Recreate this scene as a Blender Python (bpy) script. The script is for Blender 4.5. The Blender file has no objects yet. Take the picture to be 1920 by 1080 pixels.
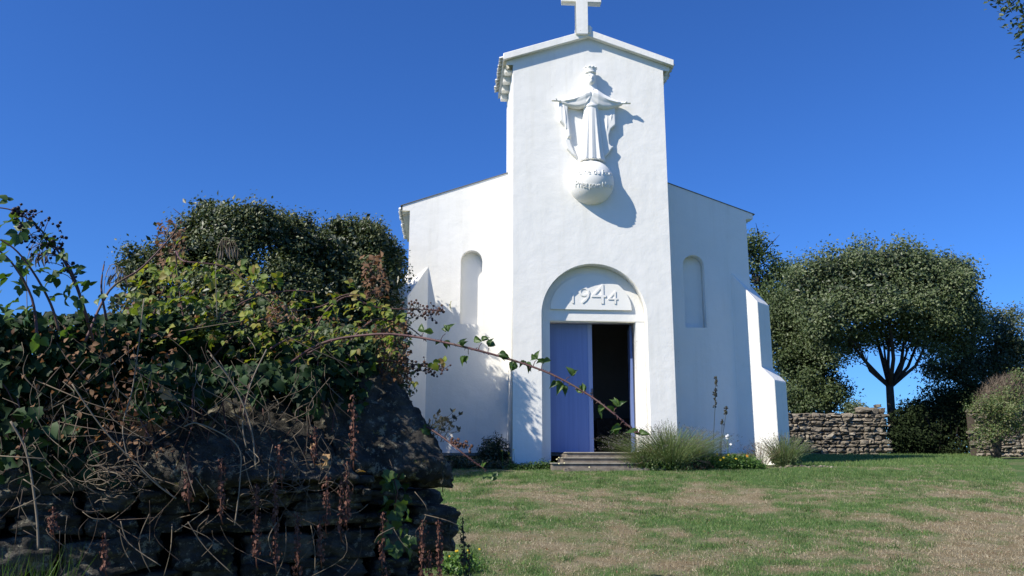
import bpy, bmesh, math, random
import numpy as np
from mathutils import Vector, Matrix, noise
random.seed(7); rng = np.random.default_rng(7)
R_ = math.radians
scene = bpy.context.scene
C = scene.collection

# ------------------------------------------------------------------ camera
FPX, PITCH, YAW, ROLL = 1547.46, .2117, .0768, .0015
cam_d = bpy.data.cameras.new('camera'); cam = bpy.data.objects.new('camera', cam_d); C.objects.link(cam)
cam_d.sensor_width = 36; cam_d.lens = FPX / 1920 * 36; cam_d.clip_end = 2000; cam_d.clip_start = .05
cy_, sy_, cp_, sp_ = math.cos(YAW), math.sin(YAW), math.cos(PITCH), math.sin(PITCH)
F = Vector((sy_*cp_, cy_*cp_, sp_)); R = Vector((cy_, -sy_, 0)); U = R.cross(F)
R, U = math.cos(ROLL)*R + math.sin(ROLL)*U, -math.sin(ROLL)*R + math.cos(ROLL)*U
cam.matrix_world = Matrix(((R.x, U.x, -F.x, 0), (R.y, U.y, -F.y, 0), (R.z, U.z, -F.z, 0), (0, 0, 0, 1)))
scene.camera = cam

def W(px, py, Y):
    "the point at depth Y seen at pixel (px, py) of the 1920x1080 photograph (used to measure real positions)"
    d = F + R*((px-960)/FPX) - U*((py-540)/FPX)
    return d * (Y / d.y)

# ------------------------------------------------------------------ light
SX, SZ = 1.75, 1.75                       # sun travels (SX, 1, -SZ)
SUN = Vector((SX, 1, -SZ)).normalized()
world = bpy.data.worlds.new('World'); scene.world = world; world.use_nodes = True
nt = world.node_tree; nt.nodes.clear()
sky = nt.nodes.new('ShaderNodeTexSky'); sky.sky_type = 'NISHITA'; sky.sun_disc = False
sky.sun_elevation = math.asin(-SUN.z); sky.sun_rotation = math.atan2(-SUN.x, -SUN.y)
sky.altitude = 0; sky.air_density = 1.0; sky.dust_density = .3; sky.ozone_density = 4.0
hs = nt.nodes.new('ShaderNodeMix'); hs.data_type = 'RGBA'; hs.blend_type = 'MULTIPLY'; hs.inputs[0].default_value = 1; hs.inputs[7].default_value = (.37, .745, 1.37, 1)   # deep polarised blue of this sky
bg = nt.nodes.new('ShaderNodeBackground'); bg.inputs['Strength'].default_value = .085
wo = nt.nodes.new('ShaderNodeOutputWorld')
nt.links.new(sky.outputs[0], hs.inputs[6]); nt.links.new(hs.outputs[2], bg.inputs[0]); nt.links.new(bg.outputs[0], wo.inputs[0])
sd = bpy.data.lights.new('sun', 'SUN'); sd.energy = 4.8; sd.angle = R_(.5); sd.color = (1, .93, .805)
so = bpy.data.objects.new('sun', sd); C.objects.link(so); so.rotation_euler = SUN.to_track_quat('-Z', 'Y').to_euler(); so.location = (-10, -5, 15)
vs = scene.view_settings; vs.view_transform = 'Standard'; vs.look = 'None'; vs.exposure = .47; vs.gamma = 1

# ------------------------------------------------------------------ object helpers
def tag(o, label=None, cat=None, group=None, kind=None):
    if label: o['label'] = label
    if cat: o['category'] = cat
    if group: o['group'] = group
    if kind: o['kind'] = kind
    return o
def empty(name, loc=(0, 0, 0), label=None, cat=None, group=None):
    o = bpy.data.objects.new(name, None); C.objects.link(o); o.location = loc; o.empty_display_size = .1
    return tag(o, label, cat, group)
def link(name, me, mat, parent=None):
    o = bpy.data.objects.new(name, me); C.objects.link(o)
    mats = mat if isinstance(mat, (list, tuple)) else [mat]
    for m in mats:
        if m: me.materials.append(m)
    if parent:
        o.parent = parent
        o.matrix_parent_inverse = Matrix.Translation(-parent.location) if parent.type == 'EMPTY' else Matrix()
    return o
class MB:
    def __init__(s): s.v = []; s.f = []; s.sm = []
    def add(s, vs, fs, smooth=False):
        n = len(s.v); s.v += [tuple(v) for v in vs]; s.f += [tuple(i+n for i in f) for f in fs]; s.sm += [smooth]*len(fs); return s
    def box(s, a, b):
        (x0, y0, z0), (x1, y1, z1) = a, b
        return s.add([(x0,y0,z0),(x1,y0,z0),(x1,y1,z0),(x0,y1,z0),(x0,y0,z1),(x1,y0,z1),(x1,y1,z1),(x0,y1,z1)],
                     [(0,3,2,1),(4,5,6,7),(0,1,5,4),(1,2,6,5),(2,3,7,6),(3,0,4,7)])
    def tube(s, pts, rad, n=6, cap=True):
        pts = [Vector(p) for p in pts]; m = len(pts)
        if not hasattr(rad, '__len__'): rad = [rad]*m
        up = Vector((0, 0, 1)); vs = []; fs = []
        for i, p in enumerate(pts):
            t = (pts[min(i+1, m-1)] - pts[max(i-1, 0)]).normalized()
            a = t.cross(up)
            if a.length < .05: a = t.cross(Vector((1, 0, 0)))
            a.normalize(); b = t.cross(a)
            for k in range(n):
                w = 2*math.pi*k/n; vs.append(p + (a*math.cos(w) + b*math.sin(w))*rad[i])
        for i in range(m-1):
            for k in range(n):
                fs.append((i*n+k, i*n+(k+1) % n, (i+1)*n+(k+1) % n, (i+1)*n+k))
        if cap: fs.append(tuple(range(n-1, -1, -1))); fs.append(tuple((m-1)*n+k for k in range(n)))
        return s.add(vs, fs, True)
    def loft(s, rings, cap=True):
        n = len(rings[0]); m = len(rings); vs = [p for r in rings for p in r]; fs = []
        for i in range(m-1):
            for k in range(n): fs.append((i*n+k, i*n+(k+1) % n, (i+1)*n+(k+1) % n, (i+1)*n+k))
        if cap: fs.append(tuple(range(n-1, -1, -1))); fs.append(tuple((m-1)*n+k for k in range(n)))
        return s.add(vs, fs, True)
    def mesh(s, name='m', fix=True):
        me = bpy.data.meshes.new(name); me.from_pydata(s.v, [], s.f)
        me.polygons.foreach_set('use_smooth', s.sm)
        if fix:
            bm = bmesh.new(); bm.from_mesh(me); bmesh.ops.recalc_face_normals(bm, faces=bm.faces); bm.to_mesh(me); bm.free()
        me.update(); return me
    def build(s, name, mat, parent=None, fix=True, bevel=0, seg=2):
        me = s.mesh(name, fix)
        if bevel:
            bm = bmesh.new(); bm.from_mesh(me)
            bmesh.ops.bevel(bm, geom=[e for e in bm.edges if len(e.link_faces) == 2 and e.calc_face_angle(0) > .5], offset=bevel, segments=seg, affect='EDGES', clamp_overlap=True)
            bm.to_mesh(me); bm.free()
        return link(name, me, mat, parent)
def np_mesh(name, V, Fc, smooth=False):
    "V (n,3), Fc (m,k)"
    me = bpy.data.meshes.new(name); m, k = Fc.shape
    me.vertices.add(len(V)); me.vertices.foreach_set('co', np.ascontiguousarray(V, dtype=np.float32).ravel())
    me.loops.add(m*k); me.loops.foreach_set('vertex_index', Fc.astype(np.int32).ravel())
    me.polygons.add(m); me.polygons.foreach_set('loop_start', np.arange(0, m*k, k, dtype=np.int32))
    me.polygons.foreach_set('loop_total', np.full(m, k, dtype=np.int32))
    if smooth: me.polygons.foreach_set('use_smooth', np.ones(m, dtype=bool))
    me.update(calc_edges=True); return me
def modded(me, fn):
    "apply modifiers set by fn(object) and return the new mesh"
    o = bpy.data.objects.new('tmp', me); C.objects.link(o); fn(o)
    dg = bpy.context.evaluated_depsgraph_get(); dg.update()
    r = bpy.data.meshes.new_from_object(o.evaluated_get(dg)); bpy.data.objects.remove(o); return r
def remesh(me, vox, smooth=0):
    def fn(o):
        m = o.modifiers.new('r', 'REMESH'); m.mode = 'VOXEL'; m.voxel_size = vox; m.use_smooth_shade = True
        if smooth: s = o.modifiers.new('s', 'SMOOTH'); s.factor = .5; s.iterations = smooth
    return modded(me, fn)
def flat_shape(outers, depth, y0, holes=(), bevel=0):
    "polygon(s) in the x-z plane with holes, from y0 to y0+depth, as a mesh"
    cu = bpy.data.curves.new('c', 'CURVE'); cu.dimensions = '2D'; cu.fill_mode = 'BOTH'; cu.extrude = depth/2
    for pl in list(outers) + list(holes):
        sp = cu.splines.new('POLY'); sp.points.add(len(pl)-1); sp.use_cyclic_u = True
        for i, (x, z) in enumerate(pl): sp.points[i].co = (x, z, 0, 1)
    if bevel: cu.bevel_depth = bevel; cu.bevel_resolution = 2; cu.offset = -bevel; cu.extrude = depth/2-bevel
    o = bpy.data.objects.new('tmp', cu); C.objects.link(o)
    dg = bpy.context.evaluated_depsgraph_get(); dg.update()
    me = bpy.data.meshes.new_from_object(o.evaluated_get(dg)); bpy.data.objects.remove(o)
    for v in me.vertices: v.co = (v.co.x, y0 + depth/2 - v.co.z, v.co.y)
    bm = bmesh.new(); bm.from_mesh(me); bmesh.ops.remove_doubles(bm, verts=bm.verts, dist=1e-5)
    bmesh.ops.recalc_face_normals(bm, faces=bm.faces); bm.to_mesh(me); bm.free(); return me
def arch(x0, x1, z0, zs, n=28, h=None):
    "opening: straight to zs then a half round"
    xc, r = (x0+x1)/2, (x1-x0)/2; h = h or r
    return [(x0, z0)] + [(xc - r*math.cos(math.pi*i/n), zs + h*math.sin(math.pi*i/n)) for i in range(n+1)] + [(x1, z0)]

# ------------------------------------------------------------------ materials
def mat(name):
    m = bpy.data.materials.new(name); m.use_nodes = True; n = m.node_tree; b = n.nodes['Principled BSDF']; return m, n, b
def nd(n, t, **k):
    x = n.nodes.new(t)
    for a, v in k.items():
        if a in x.inputs.keys(): x.inputs[a].default_value = v
        else: setattr(x, a, v)
    return x
def tex(n, scale, detail=6, rough=.6, w=None, coord='Object'):
    tc = nd(n, 'ShaderNodeTexCoord'); t = nd(n, 'ShaderNodeTexNoise'); t.inputs['Scale'].default_value = scale
    t.inputs['Detail'].default_value = detail; t.inputs['Roughness'].default_value = rough
    n.links.new(tc.outputs[coord], t.inputs['Vector']); return t
def ramp(n, src, stops):
    r = nd(n, 'ShaderNodeValToRGB'); el = r.color_ramp.elements
    while len(el) < len(stops): el.new(.5)
    for e, (p, c) in zip(el, stops): e.position = p; e.color = (*c, 1) if len(c) == 3 else c
    n.links.new(src, r.inputs[0]); return r
def mixc(n, fac, a, b, mode='MIX'):
    m = nd(n, 'ShaderNodeMix', data_type='RGBA', blend_type=mode)
    for s, v in ((0, fac), (6, a), (7, b)):
        if hasattr(v, 'is_linked') or hasattr(v, 'node'): n.links.new(v, m.inputs[s])
        else: m.inputs[s].default_value = v if s == 0 else (*v, 1)
    return m.outputs[2]
def bump(n, b, src, strength=.3, dist=.01, prev=None):
    x = nd(n, 'ShaderNodeBump'); x.inputs['Strength'].default_value = strength; x.inputs['Distance'].default_value = dist
    n.links.new(src, x.inputs['Height'])
    if prev: n.links.new(prev, x.inputs['Normal'])
    n.links.new(x.outputs[0], b.inputs['Normal']); return x.outputs[0]
def rough_mat(name, stops, scale=6, rough=.9, bs=(40, .4, .01), bs2=None, spec=.25, detail=8):
    m, n, b = mat(name); t = tex(n, scale, detail, .65); r = ramp(n, t.outputs[0], stops)
    n.links.new(r.outputs[0], b.inputs['Base Color']); b.inputs['Roughness'].default_value = rough; b.inputs['Specular IOR Level'].default_value = spec
    p = None
    if bs2: t3 = tex(n, bs2[0], 3, .5); p = bump(n, b, t3.outputs[0], bs2[1], bs2[2])
    t2 = tex(n, bs[0], 6, .7); bump(n, b, t2.outputs[0], bs[1], bs[2], p)
    return m
def leaf_mat(name, cols, rough=.45, trans=.25, tcol=None, spec=.5):
    m, n, b = mat(name); g = nd(n, 'ShaderNodeNewGeometry')
    st = [(i/(len(cols)-1), c) for i, c in enumerate(cols)]
    r = ramp(n, g.outputs['Random Per Island'], st)
    n.links.new(r.outputs[0], b.inputs['Base Color']); b.inputs['Roughness'].default_value = rough; b.inputs['Specular IOR Level'].default_value = spec
    if trans:
        tr = nd(n, 'ShaderNodeBsdfTranslucent'); mx = nd(n, 'ShaderNodeMixShader'); mx.inputs[0].default_value = trans
        c = mixc(n, 1.0, r.outputs[0], tcol or (1.3, 1.35, .55), 'MULTIPLY'); n.links.new(c, tr.inputs[0])
        n.links.new(b.outputs[0], mx.inputs[1]); n.links.new(tr.outputs[0], mx.inputs[2])
        n.links.new(mx.outputs[0], n.nodes['Material Output'].inputs[0])
    return m
def plain(name, col, rough=.7, spec=.3):
    m, n, b = mat(name); b.inputs['Base Color'].default_value = (*col, 1); b.inputs['Roughness'].default_value = rough; b.inputs['Specular IOR Level'].default_value = spec
    return m

PLASTER = rough_mat('white_plaster', [(.3, (.80, .79, .745)), (.62, (.845, .83, .785)), (.8, (.815, .80, .74))], 1.3, .92, (28, .3, .012), (3.2, .25, .05), .2)
def weather(m):
    "faint vertical rain streaks and small patches of old repair in the render"
    n = m.node_tree; b = n.nodes['Principled BSDF']; src = b.inputs['Base Color'].links[0].from_socket
    tc = nd(n, 'ShaderNodeTexCoord'); mp = nd(n, 'ShaderNodeMapping'); mp.inputs['Scale'].default_value = (5.5, 5.5, .35)
    t = nd(n, 'ShaderNodeTexNoise'); t.inputs['Scale'].default_value = 1; t.inputs['Detail'].default_value = 7; t.inputs['Roughness'].default_value = .65
    n.links.new(tc.outputs['Object'], mp.inputs[0]); n.links.new(mp.outputs[0], t.inputs['Vector'])
    k = ramp(n, t.outputs[0], [(.50, (1, 1, 1)), (.68, (.955, .95, .935))]); c = mixc(n, 1.0, src, k.outputs[0], 'MULTIPLY')
    t2 = tex(n, 2.1, 10, .8); k2 = ramp(n, t2.outputs[0], [(.60, (1, 1, 1)), (.63, (.975, .975, .965)), (.72, (.96, .96, .945))]); c = mixc(n, 1.0, c, k2.outputs[0], 'MULTIPLY')
    v = nd(n, 'ShaderNodeTexVoronoi'); v.feature = 'F1'; v.inputs['Scale'].default_value = 2.4; n.links.new(tc.outputs['Object'], v.inputs['Vector'])
    k3 = ramp(n, v.outputs['Distance'], [(.0, (.45, .42, .38)), (.018, (.6, .58, .54)), (.024, (1, 1, 1))]); c = mixc(n, 1.0, c, k3.outputs[0], 'MULTIPLY')
    n.links.new(c, b.inputs['Base Color'])
weather(PLASTER)
SCULPT = rough_mat('white_painted_cement', [(.3, (.82, .81, .765)), (.7, (.86, .845, .80))], 4, .85, (60, .25, .004), None, .25)
SOFFIT = rough_mat('grey_painted_cement', [(.3, (.52, .53, .49)), (.65, (.66, .66, .62))], 5, .9, (30, .35, .01))
TILE = rough_mat('whitewashed_tile', [(.3, (.42, .43, .42)), (.5, (.6, .61, .6)), (.75, (.74, .74, .72))], 9, .85, (50, .4, .005))
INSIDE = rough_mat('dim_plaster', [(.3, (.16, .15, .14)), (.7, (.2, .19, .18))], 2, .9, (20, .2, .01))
STEP = rough_mat('worn_step_stone', [(.3, (.13, .11, .085)), (.5, (.21, .18, .145)), (.75, (.30, .27, .22))], 7, .9, (60, .6, .006), (8, .3, .02))
STEPL = rough_mat('lit_tread_stone', [(.3, (.26, .23, .18)), (.5, (.36, .33, .27)), (.75, (.45, .42, .36))], 7, .9, (60, .6, .006))  # lighter step stone, brightness of the tread tops put into the colour
def rock_mat(name, base, lichen=True, sc=1.0):
    m, n, b = mat(name); t = tex(n, 7*sc, 9, .7); r = ramp(n, t.outputs[0], base); col = r.outputs[0]
    g = nd(n, 'ShaderNodeNewGeometry'); mr = nd(n, 'ShaderNodeMapRange'); mr.inputs['To Min'].default_value = .65; mr.inputs['To Max'].default_value = 1.3
    n.links.new(g.outputs['Random Per Island'], mr.inputs[0])
    hsv = nd(n, 'ShaderNodeHueSaturation'); n.links.new(col, hsv.inputs['Color']); n.links.new(mr.outputs[0], hsv.inputs['Value']); col = hsv.outputs[0]
    if lichen:
        t2 = tex(n, 26*sc, 6, .75); k = ramp(n, t2.outputs[0], [(.55, (0, 0, 0)), (.62, (1, 1, 1))]); col = mixc(n, k.outputs[0], col, (.30, .28, .21))
        t3 = tex(n, 11*sc, 8, .8); k = ramp(n, t3.outputs[0], [(.6, (0, 0, 0)), (.66, (1, 1, 1))]); col = mixc(n, k.outputs[0], col, (.26, .22, .07))
    n.links.new(col, b.inputs['Base Color']); b.inputs['Roughness'].default_value = .95; b.inputs['Specular IOR Level'].default_value = .2
    t4 = tex(n, 16*sc, 8, .75); p = bump(n, b, t4.outputs[0], 1.0, .05/sc); t5 = tex(n, 90*sc, 5, .7); bump(n, b, t5.outputs[0], .7, .006/sc, p)
    return m
ROCK = rock_mat('lichened_granite', [(.3, (.022, .021, .019)), (.5, (.064, .060, .053)), (.72, (.16, .15, .13))])
FARROCK = rock_mat('field_stone', [(.25, (.16, .13, .095)), (.5, (.29, .25, .195)), (.75, (.44, .40, .33))], False, .4)
GAP = rough_mat('earth_in_joints', [(.3, (.008, .006, .004)), (.7, (.02, .016, .011))], 12, 1, (30, .6, .02))
FARGAP = rough_mat('earth_between_field_stones', [(.3, (.05, .04, .03)), (.7, (.10, .08, .06))], 12, 1, (30, .6, .02))
BARK = rough_mat('bark', [(.3, (.025, .02, .017)), (.7, (.07, .06, .05))], 12, .95, (30, .8, .02))
def door_mat(name, c0, c1):
    m, n, b = mat(name); tc = nd(n, 'ShaderNodeTexCoord'); mp = nd(n, 'ShaderNodeMapping'); mp.inputs['Scale'].default_value = (24, 24, .7)
    t = nd(n, 'ShaderNodeTexNoise'); t.inputs['Scale'].default_value = 1; t.inputs['Detail'].default_value = 8
    n.links.new(tc.outputs['Object'], mp.inputs[0]); n.links.new(mp.outputs[0], t.inputs['Vector'])
    r = ramp(n, t.outputs[0], [(.3, c0), (.7, c1)]); n.links.new(r.outputs[0], b.inputs['Base Color']); b.inputs['Roughness'].default_value = .6
    bump(n, b, t.outputs[0], .25, .004); return m
DOOR = door_mat('periwinkle_paint', (.14, .205, .44), (.18, .255, .51))
DOORTRIM = door_mat('pale_lilac_paint', (.27, .33, .56), (.33, .39, .60))

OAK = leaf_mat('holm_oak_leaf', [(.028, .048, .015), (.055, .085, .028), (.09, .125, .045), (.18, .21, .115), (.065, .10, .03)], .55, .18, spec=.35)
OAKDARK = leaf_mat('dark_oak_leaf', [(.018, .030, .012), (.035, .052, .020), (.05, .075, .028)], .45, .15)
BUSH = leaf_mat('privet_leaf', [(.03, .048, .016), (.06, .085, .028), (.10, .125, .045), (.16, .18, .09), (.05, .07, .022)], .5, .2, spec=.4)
BRAM = leaf_mat('bramble_leaf', [(.06, .11, .015), (.14, .20, .02), (.24, .28, .035), (.09, .15, .025), (.32, .31, .06), (.16, .10, .03)], .55, .4, spec=.35)
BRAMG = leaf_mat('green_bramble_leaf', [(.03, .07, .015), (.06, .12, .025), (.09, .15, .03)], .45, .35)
BRAMD = leaf_mat('shaded_bramble_leaf', [(.02, .045, .012), (.04, .075, .018), (.065, .10, .025), (.05, .04, .02)], .5, .25, spec=.35)  # bramble leaf darkened in colour for the shaded lower heap
BROWN = leaf_mat('withered_leaf', [(.07, .035, .02), (.16, .08, .04), (.26, .15, .08)], .8, .3, (1.2, 1, .7))
IVY = leaf_mat('ivy_leaf', [(.006, .018, .005), (.012, .032, .008), (.02, .048, .014), (.04, .08, .028)], .6, .12, spec=.22)
DRYSTEM = leaf_mat('dead_stem', [(.06, .042, .028), (.12, .09, .065), (.22, .18, .13), (.09, .06, .045)], .85, 0)
REDDRY = leaf_mat('rusty_dry_flower', [(.06, .022, .014), (.12, .045, .028), (.20, .09, .06)], .75, .15, (1.2, .9, .7))
DARKDRY = leaf_mat('dark_dry_flower', [(.02, .018, .012), (.05, .05, .025)], .75, .1)
CANE = rough_mat('bramble_cane', [(.3, (.05, .028, .028)), (.5, (.11, .055, .055)), (.7, (.10, .085, .05))], 9, .55, (60, .2, .002))
BERRY = plain('blackberry', (.012, .008, .014), .5, .3)
BERRYRED = plain('dry_berry', (.09, .045, .03), .7)
LAV = leaf_mat('lavender_leaf', [(.09, .15, .045), (.15, .22, .08), (.23, .28, .13), (.12, .12, .05)], .7, .3)
LAVHEAD = leaf_mat('lavender_spike', [(.09, .08, .07), (.16, .14, .13), (.12, .10, .13)], .85, .1, (1, 1, 1))
HERB = leaf_mat('fresh_herb_leaf', [(.05, .12, .02), (.09, .18, .03), (.13, .22, .04)], .5, .3)
YEL = plain('yellow_petal', (.75, .50, .02), .6)
ORG = plain('orange_petal', (.75, .30, .02), .6)
WHI = plain('white_petal', (.8, .8, .8), .6)

# ------------------------------------------------------------------ ground
def sm(t): t = np.clip(t, 0, 1); return t*t*(3-2*t)
def g(x, y):
    x = np.asarray(x, float); y = np.asarray(y, float)
    z = np.where(y < 16.3, -1.64 + 1.57*np.clip((y-1)/15.3, 0, 1), -.07 + .041*(np.clip(y, 0, 27)-16.3))
    z = z + .035*np.sin(x*.9+1.3)*np.sin(y*.7)*sm((y-2)/5)*(1-sm((y-13)/3)*.7)
    z = z + .02*(np.clip(x, -9, 22)-3)*sm((y-12)/6)*.25
    return z
def gz(x, y): return float(g(x, y))
PATCH = [  # (x, y, rx, ry, amount) worn straw patches (-) and lush patches (+), in metres on the lawn
    (2.2, 12.6, 2.4, .9, -1), (5.5, 12.8, 1.5, .6, -.7), (2.5, 9.0, 2.2, 1.0, -.6), (5.5, 8.2, 1.8, .9, -1.0), (6.5, 9.4, 1.9, .8, -.9),
    (8.8, 13.5, 1.6, 1.0, -.7), (4.6, 7.0, 2, .6, -.8), (8.0, 10.2, 1.6, .6, -.6), (.9, 8, .8, .5, -.3),
    (2.8, 10.7, 1.9, .45, 1.1), (.3, 12.6, 1.1, 1.4, .8), (4.3, 10.3, 1.5, .4, .8), (6, 15, 4, 1.2, .8), (9, 16, 5, 1.5, .8), (12, 22, 8, 3, .9),
    (.2, 10.2, .7, .6, .8), (1.3, 7.2, .35, .25, .9), (3.7, 8.9, .9, .3, .8), (7, 11.7, 2, .4, .7), (.8, 15.2, 1.5, .6, .9), (4.6, 9.6, .7, .25, .7)]
def vnoise(x, y, s, o):
    "cheap smooth value noise on arrays"
    a = np.zeros_like(x, dtype=float); amp = 1
    for k in range(4):
        xs, ys = x*s*(2**k)+o, y*s*(2**k)+o*1.7; xi, yi = np.floor(xs).astype(int), np.floor(ys).astype(int); fx, fy = sm(xs-xi), sm(ys-yi)
        h = lambda i, j: (np.sin(i*127.1+j*311.7+k*17.3)*43758.5453) % 1
        a += amp*((h(xi, yi)*(1-fx)+h(xi+1, yi)*fx)*(1-fy)+(h(xi, yi+1)*(1-fx)+h(xi+1, yi+1)*fx)*fy - .5); amp *= .55
    return a
def green(x, y):
    v = .57 + .40*vnoise(x, y*1.2, .9, 3.1) + .50*vnoise(x, y, 3.3, 9.2)
    for (px, py, rx, ry, am) in PATCH: v = v + am*.28*np.exp(-((x-px)/rx)**2-((y-py)/ry)**2)
    return np.clip(v, 0, 1)
def ground():
    xs = np.concatenate([np.linspace(-600, -12, 24)[:-1], np.linspace(-12, 22, 420), np.linspace(22, 700, 26)[1:]])
    ys = np.concatenate([np.linspace(-60, 2, 14)[:-1], np.linspace(2, 30, 360), np.linspace(30, 1500, 30)[1:]])
    X, Y = np.meshgrid(xs, ys); Z = g(X, Y) + .012*vnoise(X, Y, 3.0, 5.5)*((X > -12) & (X < 22) & (Y > 2) & (Y < 30))
    V = np.stack([X.ravel(), Y.ravel(), Z.ravel()], 1); nx, ny = len(xs), len(ys)
    i, j = np.meshgrid(np.arange(nx-1), np.arange(ny-1)); a = (j*nx+i).ravel()
    me = np_mesh('ground', V, np.stack([a, a+1, a+nx+1, a+nx], 1), True)
    at = me.attributes.new('green', 'FLOAT', 'POINT'); at.data.foreach_set('value', green(X, Y).ravel().astype(np.float32))
    m, n, b = mat('dry_lawn'); A = nd(n, 'ShaderNodeAttribute'); A.attribute_name = 'green'
    t1 = tex(n, 22, 8, .75); t2 = tex(n, 60, 5, .7); t0 = tex(n, 3.5, 6, .7)
    ad = nd(n, 'ShaderNodeMath', operation='MULTIPLY_ADD'); n.links.new(t1.outputs[0], ad.inputs[0]); ad.inputs[1].default_value = 1.1; n.links.new(A.outputs['Fac'], ad.inputs[2])
    ad2 = nd(n, 'ShaderNodeMath', operation='MULTIPLY_ADD'); n.links.new(t0.outputs[0], ad2.inputs[0]); ad2.inputs[1].default_value = .5; n.links.new(ad.outputs[0], ad2.inputs[2])
    k = ramp(n, ad2.outputs[0], [(0, (0, 0, 0)), (1, (1, 1, 1))]); mr = nd(n, 'ShaderNodeMapRange'); mr.inputs[1].default_value = 1.05; mr.inputs[2].default_value = 1.55
    n.links.new(ad2.outputs[0], mr.inputs[0]); n.nodes.remove(k)
    dry = ramp(n, t2.outputs[0], [(.3, (.13, .105, .065)), (.5, (.24, .205, .13)), (.7, (.37, .325, .215))]); soil = ramp(n, t0.outputs[0], [(.38, (1, 1, 1)), (.6, (.82, .74, .66))])
    dc = mixc(n, 1.0, dry.outputs[0], soil.outputs[0], 'MULTIPLY')
    gr = ramp(n, t2.outputs[0], [(.3, (.038, .078, .022)), (.5, (.07, .13, .038)), (.7, (.12, .18, .06))])
    n.links.new(mixc(n, mr.outputs[0], dc, gr.outputs[0]), b.inputs['Base Color']); b.inputs['Roughness'].default_value = 1; b.inputs['Specular IOR Level'].default_value = .1
    p = bump(n, b, t1.outputs[0], .5, .03); bump(n, b, t2.outputs[0], .8, .02, p)
    tag(link('ground', me, m), kind='structure')
ground()

def rot_from(nrm, spin):
    "rotation matrices whose z is nrm (N,3) and whose y is turned by spin (N)"
    nrm = nrm/np.linalg.norm(nrm, axis=1, keepdims=True)
    a = np.where(np.abs(nrm[:, 2:3]) > .9, np.array([[1., 0, 0]]), np.array([[0., 0, 1]]))
    u = np.cross(a, nrm); u /= np.linalg.norm(u, axis=1, keepdims=True); v = np.cross(nrm, u)
    c, s = np.cos(spin)[:, None], np.sin(spin)[:, None]
    return np.stack([u*c+v*s, -u*s+v*c, nrm], 2)
def scatter(tv, tf, pos, rot, sc):
    "instance template (k,3),(m,j) at pos; returns V,F"
    tv = np.asarray(tv, float); tf = np.asarray(tf, int); N = len(pos)
    sc = np.asarray(sc, float); sc = sc[:, None, None] if sc.ndim == 1 else sc[:, None, :]
    V = np.einsum('nij,nkj->nki', rot, tv[None]*sc) + pos[:, None, :]
    Fc = tf[None] + (np.arange(N)*len(tv))[:, None, None]
    return V.reshape(-1, 3), Fc.reshape(-1, tf.shape[1])
def fan(outline, bend=.12, fold=.15):
    "leaf from an outline in x-y (base at origin, tip towards +y); triangles around the midrib"
    o = np.array(outline, float); c = o.mean(0); v = np.vstack([[c[0], c[1]], o]); z = fold*np.abs(v[:, 0]) - bend*(v[:, 1]-.3)**2
    V = np.column_stack([v, z]); n = len(o); return V, np.array([(0, i+1, (i+1) % n+1) for i in range(n)])
T_LEAF = (np.array([(0, 0, 0), (.26, .45, .07), (0, 1, -.06), (-.26, .45, .07)]), np.array([(0, 1, 2), (0, 2, 3)]))
T_BLADE = (np.array([(-.5, 0, 0), (.5, 0, 0), (.25, 0, .6), (0, .0, 1)]), np.array([(0, 1, 2), (0, 2, 3)]))
def half(pts): return pts + [(-x, y) for x, y in reversed(pts) if x > 1e-6]
T_IVY = fan([(0, 0)] + half([(.16, -.10), (.44, -.02), (.42, .22), (.54, .44), (.33, .55), (.0, 1.0)][:-1])[:5] + [(0, 1.0)] + [(-.33, .55), (-.54, .44), (-.42, .22), (-.44, -.02), (-.16, -.1)], .35, .38)
_br = [(0, 0), (.2, .08), (.24, .18), (.33, .24), (.34, .36), (.40, .42), (.36, .54), (.35, .62), (.25, .72), (.2, .82), (.08, .92), (0, 1.08), (-.08, .92), (-.2, .82), (-.25, .72), (-.35, .62), (-.36, .54), (-.40, .42), (-.34, .36), (-.33, .24), (-.24, .18), (-.2, .08)]
T_BRAM = fan(_br, .25, .35)
def trifoliate():
    V, Fc = [], []; n = 0
    for ang, s, off in ((0, 1, (0, .35)), (1.15, .8, (.05, .22)), (-1.15, .8, (-.05, .22))):
        v, f = T_BRAM; v = v*s; c, q = math.cos(-ang), math.sin(-ang)
        w = v.copy(); w[:, 0] = v[:, 0]*c - v[:, 1]*q + off[0]; w[:, 1] = v[:, 0]*q + v[:, 1]*c + off[1]; w[:, 2] -= .25*abs(ang)*np.linalg.norm(v[:, :2], axis=1)*.6
        V.append(w); Fc.append(f+n); n += len(v)
    return np.vstack(V), np.vstack(Fc)
T_TRI = trifoliate()
def leaves(name, T, pos, nrm, size, mat_, parent=None, spin=None, jit=.35):
    N = len(pos); sp = rng.uniform(0, 6.283, N) if spin is None else spin
    V, Fc = scatter(T[0], T[1], pos, rot_from(nrm + 1e-4, sp), size*(1+jit*rng.uniform(-1, 1, N)))
    return link(name, np_mesh(name, V, Fc), mat_, parent)

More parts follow.
